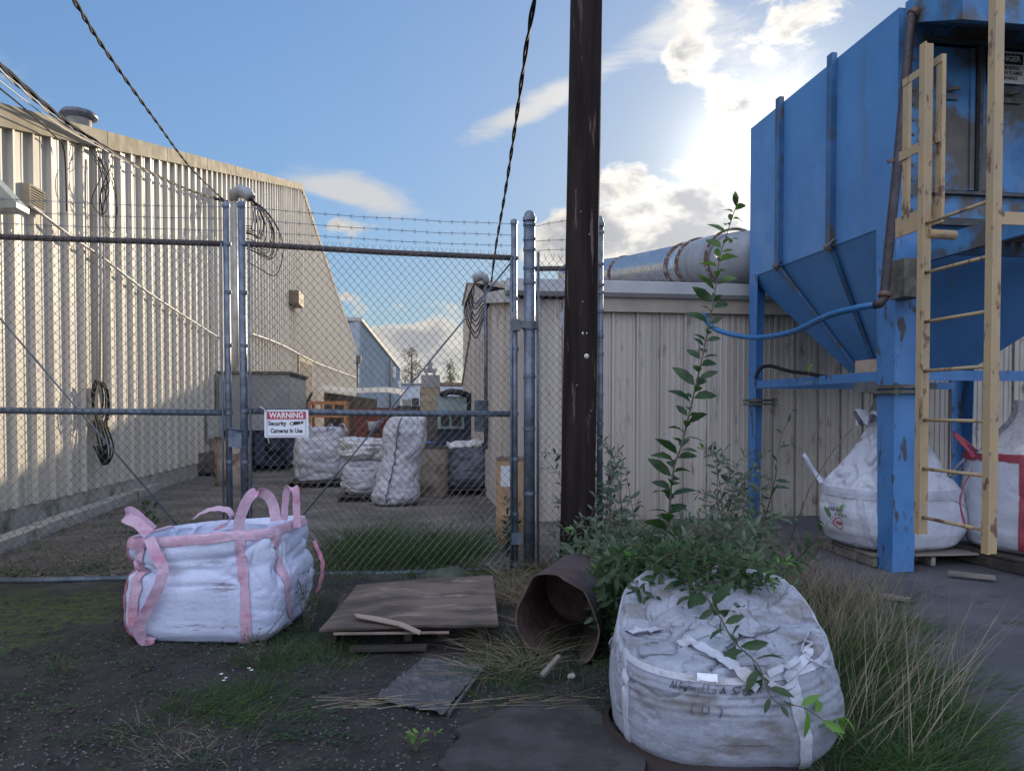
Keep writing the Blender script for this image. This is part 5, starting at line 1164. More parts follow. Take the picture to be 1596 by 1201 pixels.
# wheeled machine left of the mast in shadow
mb = MB(); e_ = yb(322, 742, 0); mb.box((e_.x - .8, e_.y, .1), (e_.x + .3, e_.y + .9, .55)); mb.lathe(Vector((e_.x - .3, e_.y - .05, .3)), [(.001, 0), (.26, 0), (.28, .1), (.26, .2), (.001, .2)], 18, (0, 1, 0))
single('scrap_machine', mb, mat('scrap_dark', (.05, .045, .04), (.11, .09, .07), 5), 'dark scrap machine with a wheel at the foot of the warehouse wall', 'machine')
# orange steel rack
o_ = P(480, 700, 21); o_.z = 0; ox_, oy_ = o_.x, o_.y
rk = thing('orange_rack', 'orange steel rack with posts behind the white bag under the sign', 'rack', (ox_ + .5, oy_ + .5, 0))
om = mat('orange_paint', (.50, .20, .07), (.40, .16, .06), 5, rough=.6)
for x in (0, 1.0):
    for y in (0, .9): part('leg', MB().box((ox_ + x, oy_ + y, 0), (ox_ + x + .08, oy_ + y + .08, 1.8)), om, rk)
for z in (.9, 1.35, 1.72):
    part('cross_bar', MB().box((ox_ + .08, oy_ + .01, z), (ox_ + 1.0, oy_ + .07, z + .1)), om, rk); part('cross_bar', MB().box((ox_ + 1.01, oy_ + .08, z), (ox_ + 1.07, oy_ + .9, z + .1)), om, rk); part('cross_bar', MB().box((ox_ + .01, oy_ + .08, z), (ox_ + .07, oy_ + .9, z + .1)), om, rk)
for x in (.35, .68): part('upright_bar', MB().box((ox_ + x, oy_ + .02, 1.45), (ox_ + x + .06, oy_ + .06, 1.72)), om, rk)
# rust red dumpster
q0 = P(572, 640, 26); mb = MB(); w = 2.4; x0_ = q0.x - .4; y0_ = q0.y
dz_ = thing('dumpster', 'rust red steel dumpster behind the stacked sacks', 'dumpster', (x0_ + 1.2, y0_ + .8, 0))
rd = mat('rust_red', (.13, .035, .022), (.19, .06, .035), 3, rough=.85, c3=(.07, .04, .03), s3=5)
mb.prism([(x0_, y0_, 0), (x0_ + w, y0_, 0), (x0_ + w + .1, y0_, 1.55), (x0_ - .1, y0_, 1.55)], (0, .06, 0)); mb.prism([(x0_, y0_ + 1.6, 0), (x0_ + w, y0_ + 1.6, 0), (x0_ + w + .1, y0_ + 1.6, 1.55), (x0_ - .1, y0_ + 1.6, 1.55)], (0, .06, 0))
mb.box((x0_ - .05, y0_ + .06, 0), (x0_ + .01, y0_ + 1.6, 1.54)); mb.box((x0_ + w - .01, y0_ + .06, 0), (x0_ + w + .05, y0_ + 1.6, 1.54)); part('bin', mb, rd, dz_)
mb = MB(); mb.box((x0_ - .14, y0_ - .05, 1.552), (x0_ + w + .14, y0_ + .02, 1.64)); part('top_rim', mb, rd, dz_)
for i in range(4): part('rib', MB().box((x0_ + .3 + .58 * i, y0_ - .06, .05), (x0_ + .40 + .58 * i, y0_ - .001, 1.5)), rd, dz_)
# lean-to with a pale sheet on its roof
l0 = P(505, 640, 38); l1 = P(588, 640, 33)
ln = thing('lean_to', 'low dark grey lean-to with a sagging pale roof edge behind the orange rack', 'lean-to', ((l0.x + l1.x) / 2, l0.y, 0))
za = P(505, 611, 38).z; zb2 = P(588, 622, 33).z
mb = MB(); n_ = 14
for i in range(n_):
    a = l0.lerp(l1, i / n_); b = l0.lerp(l1, (i + 1) / n_); z1_ = lerp(za, zb2, (i + .5) / n_); dpt = .05 * (i % 2); mb.prism([(a.x, a.y - dpt, 0), (b.x, b.y - dpt, 0), (b.x, b.y - dpt, z1_), (a.x, a.y - dpt, z1_)], (0, .1, 0))
part('wall', mb, mat('lean_grey', (.11, .105, .10), (.17, .16, .15), 2), ln)
mb = MB(); mb.grid(lambda u, v: Vector((lerp(l0.x - .2, l1.x + 1.2, u), lerp(l0.y, l1.y, u) - .5 + 2.2 * v, lerp(za, zb2, u) + .12 - .15 * math.sin(u * 6) * u + .3 * v)), 24, 4); part('roof_sheet', mb, mat('pale_sheet', (.42, .40, .36), (.33, .32, .29), 3), ln)
# second warehouse far away
f0 = P(540, 500, 84); f1 = P(560, 500, 80); f2 = P(622, 576, 118)
f2g = Vector((f2.x, f2.y, 0)); w2 = thing('warehouse', 'far grey blue metal warehouse with a sloping roof beyond the cream one', 'warehouse', (f1.x - 6, f1.y + 18, 0))
bl = mat('blue_grey_siding', (.22, .26, .29), (.27, .31, .34), .5, .3, .7, .6)
mb = MB(); n_ = 60; base = len(mb.v)
for i in range(n_ + 1):
    for s, dd in ((0, 0), (.25, .25)):
        p = Vector((f1.x, f1.y, 0)).lerp(f2g, (i + s) / n_); z = lerp(f1.z, f2.z, (i + s) / n_); p.x += dd * .5; mb.v += [p.copy(), Vector((p.x, p.y, z))]
for i in range(2 * n_ + 1): a = base + 2 * i; mb.f.append((a, a + 2, a + 3, a + 1)); mb.sm.append(False)
mb.prism([(f1.x, f1.y, 0), (f0.x - 14, f0.y, 0), (f0.x - 14, f0.y, f1.z - 2), (f1.x, f1.y, f1.z)], (0, .3, 0)); part('wall', mb, bl, w2)
mb = MB(); mb.prism([(f1.x + .3, f1.y, f1.z), (f2.x + .3, f2.y, f2.z), (f2.x + .3, f2.y, f2.z + .4), (f1.x + .3, f1.y, f1.z + .4)], (-14, 0, 0)); part('roof', mb, mat('tan_edge', (.36, .34, .31)), w2)
for px_, pa_, pb_ in ((607, 572, 588), (615, 594, 604), (618, 615, 640)):
    c = P(px_, pa_, 108); c2_ = P(px_, pb_, 108); part('window', MB().box((c.x + .5, c.y - 1.4, c2_.z), (c.x + .9, c.y, c.z)), mat('pale_panel', (.6, .6, .56)), w2)
a = P(601, 560, 102); part('downspout', MB().tube([(a.x + .6, a.y, 0), (a.x + .6, a.y, a.z)], .18, 6), mat('dark_spout', (.1, .1, .1)), w2)
# far building across the end of the alley
ff = thing('far_building', 'low pale building closing the end of the alley', 'building', (P(665, 640, 120).x, 120, 0))
a, b = P(560, 599, 125), P(790, 599, 125); fc_ = mat('pale_wall', (.40, .44, .48), (.46, .48, .50), .3)
part('wall', MB().box((a.x, a.y, 0), (b.x, a.y + 10, a.z)), fc_, ff); part('roof_edge', MB().box((a.x, a.y - .3, a.z), (b.x, a.y + 10, a.z + .25)), mat('edge_grey', (.2, .2, .2)), ff)
c = P(682, 596, 90); d_ = P(728, 596, 90); bb = thing('far_canopy', 'thin brown canopy roof beyond the yard beside the shed wall', 'canopy', (c.x + 1, c.y, 0))
part('roof', MB().box((c.x, c.y, c.z - .35), (d_.x + 2, c.y + 4, c.z)), mat('brown_roof', (.14, .09, .06)), bb); part('post', MB().box((c.x + .1, c.y + .1, 0), (c.x + .3, c.y + .3, c.z - .35)), mat('brown_roof', (.14, .09, .06)), bb); part('post', MB().box((d_.x + 1, c.y + .1, 0), (d_.x + 1.2, c.y + .3, c.z - .35)), mat('brown_roof', (.14, .09, .06)), bb)
# silo-like yellowed machine
tt = 24.0; mc = thing('mixer_tower', 'stained beige and grey machine tower with a square cap in the yard', 'machine', tuple(PG(672, 713, 0)))
def rbx(px0, py0, px1, py1, t, d=.8):
    a, b = P(px0, py0, t), P(px1, py1, t); return MB().box((a.x, a.y, b.z), (b.x, a.y + d, a.z))
stn = mat('beige_stained', (.30, .24, .15), (.38, .32, .22), 3, rough=.8, c3=(.14, .08, .04), s3=4)
grc = mat('grey_machine', (.26, .25, .24), (.32, .31, .30), 3, rough=.8)
part('tank', rbx(655, 604, 684, 640, tt), stn, mc); part('column', rbx(657, 584, 686, 603.5, tt, .7), grc, mc); part('cap', rbx(661, 574, 681, 579, tt, .6), grc, mc); part('cap_neck', rbx(667, 564, 674, 573.6, tt, .4), grc, mc); part('cap_neck', rbx(664, 579.2, 667, 583.8, tt, .4), grc, mc); part('cap_neck', rbx(676, 579.2, 679, 583.8, tt, .4), grc, mc)
part('base', rbx(652, 640.5, 690, 712, tt, 1.0), mat('scrap_dark', (.05, .045, .04)), mc)
# dark equipment heap left of it
hpz = thing('pump_skid', 'low black pump equipment left of the stained machine tower', 'machine', tuple(PG(645, 715, 0)))
part('frame', rbx(618, 632, 655, 715, 24.5, 1.0), mat('scrap_dark', (.05, .045, .04)), hpz); part('pump', rbx(627, 622, 641, 631.5, 24.5, .6), grc, hpz); part('motor', rbx(642, 620, 653, 631.5, 24.5, .6), mat('scrap_dark', (.05, .045, .04)), hpz)
# pale green machine
tt = 16.5; gm_ = thing('green_machine', 'pale green steel machine with two dark openings beside the breaker box', 'machine', tuple(PG(710, 752, 0)))
pg_ = mat('pale_green', (.26, .34, .34), (.30, .38, .38), 3, rough=.55, c3=(.12, .12, .11), s3=6)
part('hood', rbx(682, 617, 728, 641, tt, .8), pg_, gm_); part('dark_top', MB().tube([P(688, 615, tt), P(700, 610, tt - .1), P(715, 611, tt - .1), P(728, 615, tt)], .07, 8), blk, gm_)
part('body', rbx(684, 641.5, 724, 668, tt + .1, .7), pg_, gm_); part('opening', rbx(687, 646, 700, 663, tt + .06, .03), blk, gm_); part('opening', rbx(704, 646, 719, 663, tt + .06, .03), blk, gm_); part('base', rbx(680, 668.5, 735, 745, tt + .15, .7), mat('navy_machine', (.02, .03, .05)), gm_)
part('side_tank', rbx(724.5, 612, 736, 668, tt + .2, .8), mat('navy_machine', (.02, .03, .05)), gm_)
# ---------------------------------------------------------------- foreground scrap
def quadpts(*pp): return [PG(a, b, z) for a, b, z in pp]
ply = mat('weathered_plywood', (.052, .040, .034), (.125, .092, .072), 5, .38, .60, .85, stretch=(.35, 1, 1), c3=(.21, .165, .135), s3=4, lo3=.56, hi3=.70, st3=(.5, 1.4, 1), detail=10, bump=.6, bscale=25, bst=(1, .1, 1))
zt_ = .17
c4 = [PG(497, 981, zt_ - .02), PG(777, 973, zt_), PG(768, 896, zt_ + .05), PG(556, 911, zt_ + .05)]
mb = MB(); n_ = 14
def plyf(u, v, dz=0):
    a = c4[0].lerp(c4[1], u); b = c4[3].lerp(c4[2], u); p = a.lerp(b, v); p.z += dz + .012 * math.sin(u * 3.1) - .010 * math.sin(v * 3) + .006 * noise.noise(Vector((u * 6, v * 4, 0))); 
    if v == 0: p.y += .012 * noise.noise(Vector((u * 14, 3, 0)))
    return p
mb.grid(plyf, 40, 20, smooth=False)
for e0_, e1_, vv in ((0, 1, 0),):
    base = len(mb.v)
    for i in range(41): p = plyf(i / 40, 0); mb.v += [p, p - Vector((0, -.004, .018))]
    for i in range(40): a = base + 2 * i; mb.f.append((a, a + 1, a + 3, a + 2)); mb.sm.append(False)
    base = len(mb.v)
    for i in range(21):
        p = plyf(1, i / 20); mb.v += [p, p - Vector((.004, 0, .018))]
    for i in range(20): a = base + 2 * i; mb.f.append((a, a + 1, a + 3, a + 2)); mb.sm.append(False)
pw = thing('plywood_sheet', 'weathered brown plywood sheet lying on a low pallet in front of the gate', 'plywood', tuple((c4[0] + c4[2]) / 2)); pw.location.z = .15
part('board', mb, ply, pw)
edge = MB(); edge.bar(PG(520, 987, .145), PG(700, 985, .15), .02, .012); part('splintered_edge', edge, mat('split_wood', (.20, .15, .12), (.13, .10, .08), 8, rough=.8), pw)
sp = MB(); sp.prism([PG(552, 957, zt_ + .022), PG(556, 962, zt_ + .020), PG(620, 975, zt_ + .02), PG(654, 989, zt_ + .0), PG(656, 984, zt_ + .003), PG(628, 971, zt_ + .022), PG(590, 962, zt_ + .024)], (0, 0, .008))
single('wood_splinter', sp, mat('pale_split_wood', (.26, .20, .155)), 'pale split wooden lath lying across the weathered plywood', 'wood')
pq = [PG(505, 1003, .0), PG(765, 998, 0)]
pal = thing('pallet', 'broken low pallet under the weathered plywood sheet', 'pallet', tuple((pq[0] + pq[1]) / 2), 'pallets')
for k in range(4):
    a, b = pq[0] + Vector((.05 + .03 * k, .30 * k, .11)), pq[1] + Vector((-.02, .30 * k, .11)); part('deck_board', MB().bar(a, b, .10, .02), wood_d, pal)
for k in range(3):
    a = pq[0].lerp(pq[1], .05 + .45 * k) + Vector((0, 0, .05)); part('stringer', MB().bar(a, a + Vector((0, 1.0, 0)), .05, .09), wood_d, pal)
part('bottom_board', MB().bar(PG(545, 1010, .02), PG(665, 1008, .02), .09, .02), wood_d, pal)
# tread plate on the ground
tp = [PG(583, 1090, .035), PG(620, 1117, .035), PG(698, 1110, .035), PG(757, 1038, .035), PG(664, 1023, .035)]
def tread(u, v):
    a = PG(583, 1088, .02).lerp(PG(690, 1114, .02), u); b = PG(662, 1023, .02).lerp(PG(752, 1036, .02), u); p = a.lerp(b, v)
    p.z = .022 + .013 * max(0, math.sin(u * 26 + 10 * abs((v * 3) % 1 - .5) + 5 * noise.noise(Vector((u * 5, v * 5, 0))))) * (.5 + .5 * math.sin(v * 60 + u * 9 + 6 * noise.noise(Vector((u * 4, v * 4, 5))))) + .006 * noise.noise(Vector((u * 4, v * 4, 0))); return p
tm = mat('dirty_rubber', (.045, .045, .05), (.085, .082, .086), 7, rough=.7, bump=.3, bscale=60)
mb = MB(); mb.grid(tread, 90, 90)
th_ = thing('tread_mat', 'square dark mat with a raised leaf tread lying in the dirt', 'mat', tuple(tread(.5, .5)))
part('sheet', mb, tm, th_); part('bent_edge', MB().bar(PG(700, 1112, .022), PG(758, 1034, .022), .018, .018), tm, th_)
# rusty drum on its side
dbm = mat('rusty_drum', (.035, .024, .024), (.065, .042, .038), 7, rough=.85, c3=(.045, .05, .055), s3=3, lo3=.5, hi3=.65, bump=.5, bscale=25)
dbi = mat('rusty_inside', (.05, .03, .026), (.10, .062, .052), 9, .35, .65, .9, c3=(.05, .035, .032), s3=4, lo3=.5, hi3=.68, bump=.6, bscale=30)
q0 = PG(872, 1022, .0); ax = Vector((.42, 1, 0)).normalized(); sxv = Vector((ax.y, -ax.x, 0)); LB = .85
def bar_f(u, v, r=.262):
    a = 2 * math.pi * u; x = math.cos(a); z = math.sin(a); k = 1 - v
    rx_ = r * (1 + k * (-.10 * z)) * 1.0; rz_ = r * (1 + .06 * k)
    px_ = x * rx_ + k * (.05 * z * -1) + k * .03 * noise.noise(Vector((x * 1.5, z * 1.5, 3))); pz_ = z * rz_ + k * .03 * noise.noise(Vector((x * 1.5, z * 1.5, 8)))
    jag = 0
    if v == 0: jag = .03 * noise.noise(Vector((x * 4, z * 4, 1))) + (.10 * max(0, -x - .5) * (1 if abs(z) < .7 else .2))
    return q0 + Vector((0, 0, .255)) + sxv * px_ + Vector((0, 0, pz_)) + ax * (LB * v + .10 * (z * .5) * k - jag - .05)
db = thing('rusty_drum', 'rusty dented steel drum lying open on its side beside the plywood', 'drum', tuple(q0))
part('shell', MB().grid(lambda u, v: bar_f(u, v), 64, 20, True), dbm, db)
mb = MB(); mb.grid(lambda u, v: bar_f(1 - u, v, .254), 64, 20, True); ce = q0 + Vector((0, 0, .255)) + ax * (LB - .06); mb.lathe(ce, [(.262, 0), (.001, 0)], 40, ax); part('inside', mb, dbi, db)
part('rim', MB().tube([bar_f(i / 64, 0, .258) for i in range(65)], .007, 6), dbi, db)
single('scrap_stick', MB().bar(PG(845, 1052, .05), PG(872, 1022, .12), .03, .02), wood_g, 'short broken stick leaning on the mouth of the rusty drum', 'stick')
def rock(name, p, r, m, label, cat='stone', flat=.7, group=None):
    mb = MB(); mb.grid(lambda u, v: p + Vector((math.cos(6.2832 * u) * math.sin(3.1416 * v), math.sin(6.2832 * u) * math.sin(3.1416 * v), -math.cos(3.1416 * v) * flat)) * r * (1 + .3 * noise.noise(Vector((math.cos(6.2832 * u) * 1.3, math.sin(6.2832 * u) * 1.3, v * 3 + r * 50)))), 14, 9, True)
    return single(name, mb, m, label, cat, group)
rock('stone', PG(891, 1053, .02), .026, mat('pale_stone', (.34, .36, .33), (.24, .26, .24), 12), 'small pale stone below the rusty drum')
rock('soil_lump', PG(700, 900, .06), .22, mat('dark_moss', (.03, .045, .025), (.05, .06, .04), 9, bump=.8, bscale=30), 'dark mossy lump behind the plywood sheet', 'soil', .45)
single('flat_board', MB().bar(PG(1376, 928, .03), PG(1418, 934, .03), .09, .025), wood_g, 'short grey board on the pavement left of the blue leg base', 'board')
single('flat_board', MB().bar(PG(1478, 892, .04), PG(1552, 900, .04), .08, .03), wood_g, 'grey board on the pavement right of the blue leg base', 'board')
rk_m = mat('pebble', (.06, .06, .06), (.14, .13, .125), 15)
mb = MB()
for i in range(1400):
    px_, py_ = rnd(0, 950), rnd(985, 1200)
    p = PG(px_, py_); r = rnd(.003, .010); p.z = gz(p.x, p.y) + r * .3
    v = [p + Vector((rnd(.7, 1.2) * r * x, rnd(.7, 1.2) * r * y, rnd(.6, 1) * r * z)) for x, y, z in ((1, 0, 0), (0, 1, 0), (-1, 0, 0), (0, -1, 0), (0, 0, 1))]
    mb.add(v, [(0, 1, 4), (1, 2, 4), (2, 3, 4), (3, 0, 4)])
single('gravel', mb, rk_m, 'scattered small grey gravel on the dark dirt', 'gravel', kind='stuff')

# ---------------------------------------------------------------- vegetation
def leafm(name, c1, c2, tr): return mat(name, c1, c2, 9, .35, .65, .5, transl=tr, spec=.4)
L_dark = leafm('leaf_dark', (.020, .048, .020), (.042, .078, .030), (.07, .15, .03))
L_grey = leafm('leaf_grey_green', (.060, .095, .062), (.115, .155, .105), (.10, .16, .06))
L_mid = leafm('leaf_mid', (.045, .085, .038), (.08, .125, .055), (.10, .18, .05))
L_bri = leafm('leaf_bright', (.09, .20, .03), (.13, .26, .05), (.16, .34, .04))
stem_m = mat('stem', (.07, .055, .035), (.11, .09, .06), 9)
gr_g = leafm('grass_green', (.022, .058, .014), (.055, .10, .026), (.08, .16, .03))
gr_d = leafm('grass_dry', (.22, .18, .12), (.32, .27, .18), (.22, .18, .10))
gr_b = mat('dry_brown_stem', (.14, .105, .08), (.22, .17, .13), 9)
Z = Vector((0, 0, 1))
def shoot(lm, sm, pts, r0, L, W, step, tip=None, opp=False, droop=.3, up=None):
    """leafy shoot: leaves alternate along the stem"""
    path = smooth_path(pts, 8); n_ = len(path); VW = Vector((.1, -1, .2))
    sm.tube(path, [lerp(r0, r0 * .3, i / (n_ - 1)) for i in range(n_)], 5)
    acc = 0; side = 1; ang = rnd(0, 6)
    for i in range(1, n_):
        d = path[i] - path[i - 1]; acc += d.length
        while acc > step:
            acc -= step; t = i / n_; ang += 2.4; dn = d.normalized(); a = dn.orthogonal().normalized(); b = dn.cross(a)
            for k in ((0, 3.1416) if opp else (0,)):
                out = a * math.cos(ang + k) + b * math.sin(ang + k); ld = (out + dn * .55 + Z * .15).normalized(); s = (1 - .35 * t) * rnd(.55, 1.25)
                m = tip if (tip and t > .86) else lm
                if t > .12 or not up: m.leaf(path[i] + out * r0, ld, Z * rnd(.2, .8) + VW * rnd(-.2, 1.0) + a * rnd(-.5, .5), L * s, W * s, rnd(.15, .4), rnd(.1, droop))
    m = tip or lm
    for k in range(3): m.leaf(path[-1], (path[-1] - path[-2]).normalized() + Vector((rnd(-.5, .5), rnd(-.5, .5), rnd(0, .4))), Z, L * .55, W * .5, .4, .1)
def plant(name, label, cat, base, builder, lm_=L_dark, sm_=stem_m, tipm=L_bri, group=None):
    t = thing(name, label, cat, tuple(base), group); l, s, tp_ = MB(), MB(), MB(); builder(l, s, tp_)
    part('leaves', l, lm_, t); part('stems', s, sm_, t)
    if tp_.v: part('new_leaves', tp_, tipm, t)
    return t
# tall shoot in front of the shed
T0 = 5.9
tp0 = [P(1035, 905, T0), P(1043, 800, T0), P(1049, 735, T0), P(1063, 690, T0), P(1080, 620, T0), P(1098, 540, T0), P(1112, 470, T0), P(1122, 400, T0), P(1136, 355, T0), P(1147, 322, T0)]
def bt(l, s, tp_): shoot(l, s, tp0, .010, .22, .10, .036, None, droop=.8)
plant('leafy_shoot', 'tall single leafy shoot standing in front of the shed beside the blue leg', 'shrub', PG(1035, 940), bt, L_dark, stem_m)
def rise(px0, py0, px1, py1, t, bow=.0): a = PG(px0, py0); t_ = (a - CAM).dot(FWD) if t is None else t; b = P(px1, py1, t_); m = a.lerp(b, .5) + Vector((bow, 0, .05)); return [a, m, b]
random.seed(21)
def arcs(n_, px_rng, base_y, tips, r0, L, W, step, tipf=.3, tl=0):
    def f_(l, s, tp_):
        for i in range(n_):
            a = PG(rnd(*px_rng), rnd(*base_y)); tx, ty = rnd(*tips[0]), rnd(*tips[1]); t_ = (a - CAM).dot(FWD) + rnd(-.5, .35) + tl
            b = P(tx, ty, t_); m = a.lerp(b, .5); m.z = max(a.z, b.z) * .75 + rnd(.02, .15)
            if random.random() < .5: b.z -= rnd(0, .10)
            b.z = max(b.z, .05); shoot(l, s, [a, m, b], r0, L, W, step, tp_ if random.random() < tipf else None, droop=.35)
    return f_
plant('leafy_bush', 'dense grey green bush spreading over the drum and up to the slumped bag', 'shrub', PG(1050, 930), arcs(165, (880, 1160), (865, 965), ((870, 1245), (800, 935)), .006, .115, .038, .030, .05, 0), L_grey, stem_m)
plant('leafy_bush', 'leafy shoots bending over the back of the slumped bag and the drum', 'shrub', PG(1020, 985), arcs(95, (930, 1110), (962, 1012), ((915, 1245), (860, 965)), .005, .11, .040, .036, .12, -.35), L_mid, stem_m)
plant('leafy_bush', 'lower dark leaves at the foot of the dense bush behind the slumped bag', 'shrub', PG(1010, 960), arcs(80, (930, 1100), (890, 985), ((900, 1140), (840, 965)), .005, .105, .042, .034, .10, 0), L_dark, stem_m)
plant('leafy_bush', 'thin grey leaved shrub standing against the slim post and utility pole base', 'shrub', PG(950, 900), arcs(20, (890, 1000), (865, 905), ((840, 1000), (680, 830)), .005, .125, .045, .055, .3, 0), L_grey, stem_m)
plant('leafy_bush', 'sparse leafy stems between the dense bush and the back leg of the blue hopper', 'shrub', PG(1150, 870), arcs(20, (1090, 1200), (835, 880), ((1080, 1200), (690, 800)), .005, .13, .046, .055, .2, 0), L_grey, stem_m)
def bs(l, s, tp_):
    shoot(l, s, [PG(1170, 880), P(1205, 760, 6.2), P(1215, 690, 6.2), P(1235, 640, 6.2), P(1262, 578, 6.2)], .006, .13, .045, .12, tp_, droop=.3)
    shoot(l, s, [PG(1215, 900), P(1262, 850, 5.5), P(1290, 815, 5.4), P(1308, 795, 5.4)], .005, .12, .042, .07, tp_)
    s.tube([P(1228, 850, 5.5), P(1262, 760, 5.5), P(1300, 700, 5.5), P(1328, 668, 5.5)], .004, 4)
plant('leafy_shoot', 'thin arching leafy shoot in front of the shed wall right of the back leg', 'shrub', PG(1190, 890), bs, L_dark, stem_m)
def bv(l, s, tp_):
    q = [on2(a, b_, .05) for a, b_ in ((1075, 925), (1100, 945), (1125, 978), (1150, 1012), (1172, 1045), (1202, 1080), (1240, 1106), (1282, 1118))]
    shoot(l, s, [P(1010, 930, 4.3), P(1045, 905, 4.1)] + q, .006, .15, .060, .040, tp_, droop=.5)
    shoot(l, s, [P(1060, 905, 4.2), P(1110, 893, 4.15), P(1160, 895, 4.1), P(1225, 875, 4.1)], .005, .10, .040, .035, tp_)
    shoot(l, s, [P(1050, 905, 4.1)] + [on2(a, b_, .06) for a, b_ in ((1120, 915), (1170, 925), (1210, 920))], .005, .10, .040, .05, tp_)
    for k in range(5): tp_.leaf(on2(1284, 1118, .06) + Vector((.008 * k, -.01, 0)), Vector((rnd(-.3, 1), rnd(-.4, .4), rnd(-.9, .6))), Z, .075, .035)
plant('trailing_branch', 'leafy branch trailing down across the front of the big slumped bag', 'branch', P(1010, 925, 4.3), bv, L_dark, stem_m)
random.seed(64)
def bo(l, s, tp_):
    for i in range(46):
        a = PG(rnd(930, 1090), rnd(955, 990)); m = P(rnd(940, 1120), rnd(865, 920), rnd(4.3, 4.8)); e = on2(rnd(975, 1215), rnd(900, 950), rnd(.03, .12)); shoot(l, s, [a, m, m.lerp(e, .6) + Vector((0, 0, .05)), e], .004, .10, .040, .036, tp_ if random.random() < .1 else None, droop=.4)
plant('leafy_bush', 'dark leafy shoots spilling forward over the top of the slumped bag', 'shrub', PG(1010, 985), bo, L_dark, stem_m)
# brush and dry stems
def tuft(mb, c, n_, L, W, spread, lean=Vector((0, 0, 0)), bend=.35, rad=.12, seg=3):
    for i in range(n_):
        a = rnd(0, 6.283); r = rad * math.sqrt(random.random()); d = Vector((math.cos(a) * rnd(0, spread), math.sin(a) * rnd(0, spread), 1)) + lean
        p = c + Vector((math.cos(a) * r, math.sin(a) * r, 0)); mb.blade(p, d, L * rnd(.45, 1.1), W * rnd(.6, 1.2), bend * rnd(.3, 1.4), seg)
def tufts(name, label, specs, m, cat='grass', kind=None, group=None):
    mb = MB()
    for (px_, py_, n_, L, W, sp_, ln_, bd_, rd_) in specs: c = PG(px_, py_); c.z = gz(c.x, c.y) - .01; tuft(mb, c, n_, L, W, sp_, Vector(ln_), bd_, rd_)
    return single(name, mb, m, label, cat, group, kind)
random.seed(33)
tufts('dry_brush', 'tangle of brown dead stems against the foot of the shed wall', [(rnd(950, 1150), rnd(835, 880), 60, .50, .006, .9, (0, 0, 0), .3, .25) for i in range(22)], gr_b, 'brush', 'stuff')
tufts('dry_brush', 'grey brown dead stems at the foot of the shed wall beside the pallet', [(rnd(1130, 1300), rnd(845, 945), 45, .32, .005, 1.1, (0, 0, 0), .3, .2) for i in range(30)], gr_b, 'brush', 'stuff')
tufts('grass_tuft', 'tall blond grass standing between the slumped bag and the blue leg', [(rnd(1240, 1400), rnd(925, 1030), 22, rnd(.35, .66), .005, .45, (rnd(-.1, .35), 0, 0), .25, .16) for i in range(28)], gr_d)
tufts('grass_tuft', 'dark green grass under the tall blond stalks right of the slumped bag', [(rnd(1255, 1420), rnd(935, 1110), 55, rnd(.14, .34), .006, 1.0, (rnd(-.2, .4), -.1, 0), .6, .20) for i in range(42)], gr_g)
tufts('grass_tuft', 'thick green grass in the bottom right corner below the long seed stalks', [(rnd(1300, 1530), rnd(1060, 1235), 55, rnd(.14, .32), .006, 1.0, (rnd(0, .6), 0, 0), .6, .20) for i in range(46)], gr_g)
mb = MB()
for i in range(150):
    c = PG(rnd(1290, 1500), rnd(1040, 1200)); d = Vector((rnd(.1, 1.3), rnd(-.2, .8), rnd(.8, 1.1))); L_ = rnd(.35, .85); mb.blade(c, d, L_, .0045, .12, 3)
    e_ = c + d.normalized() * L_ * .8
single('seed_stalks', mb, gr_d, 'long pale grass stalks leaning right over the pavement', 'grass')
tufts('grass_tuft', 'bright green grass tuft lying on the dirt below the pink strapped bag', [(rnd(270, 450), rnd(1075, 1135), 30, rnd(.12, .26), .0045, 1.1, (rnd(-.1, .6), -.1, -.2), .6, .13) for i in range(30)], gr_g)
tufts('grass_tuft', 'pale thin grass at the bottom edge left of the concrete slab', [(rnd(230, 380), rnd(1140, 1210), 10, .13, .0035, 1.4, (-.1, 0, -.3), .4, .14) for i in range(16)], gr_d)
tufts('grass_tuft', 'green grass between the pink strapped bag and the plywood', [(rnd(400, 540), rnd(930, 1075), 26, rnd(.10, .26), .0045, 1.1, (rnd(-.3, .3), 0, 0), .6, .14) for i in range(48)], gr_g)
tufts('grass_mound', 'dark green grass mound growing just inside the gate', [(rnd(520, 735), rnd(852, 892), 70, rnd(.30, .62), .008, .7, (rnd(-.3, .3), 0, 0), .5, .26) for i in range(44)], gr_g)
tufts('dry_grass', 'blond dry grass hanging over the left side of the rusty drum', [(rnd(770, 870), rnd(880, 960), 45, .38, .0055, 1.1, (-.3, -.2, -.1), .55, .13) for i in range(15)], gr_d)
tufts('dry_grass', 'dry grass blades sprawling in front of the plywood and drum', [(rnd(745, 850), rnd(985, 1060), 34, .34, .005, 1.5, (-.3, -.1, -.45), .5, .10) for i in range(11)], gr_d)
tufts('grass_tuft', 'dark grass in front of and under the rusty drum', [(rnd(760, 950), rnd(1000, 1085), 50, .16, .006, 1.3, (0, 0, -.2), .5, .16) for i in range(18)], gr_g)
mb = MB()
for i in range(48):
    c = PG(rnd(480, 900), rnd(1092, 1114)); mb.blade(c + Vector((0, 0, .03)), Vector((1, rnd(-.3, .3), rnd(-.02, .1))), rnd(.15, .35), .005, .05)
single('dry_grass', mb, gr_d, 'strip of flattened dry grass along the edge of the concrete slab', 'grass')
tufts('fence_weeds', 'mixed low weeds and grass growing along the bottom of the fence', [(rnd(-40, 960), rnd(885, 902), 30, .14, .006, 1.0, (0, 0, 0), .4, .12) for i in range(70)], gr_g, 'weeds', 'stuff')
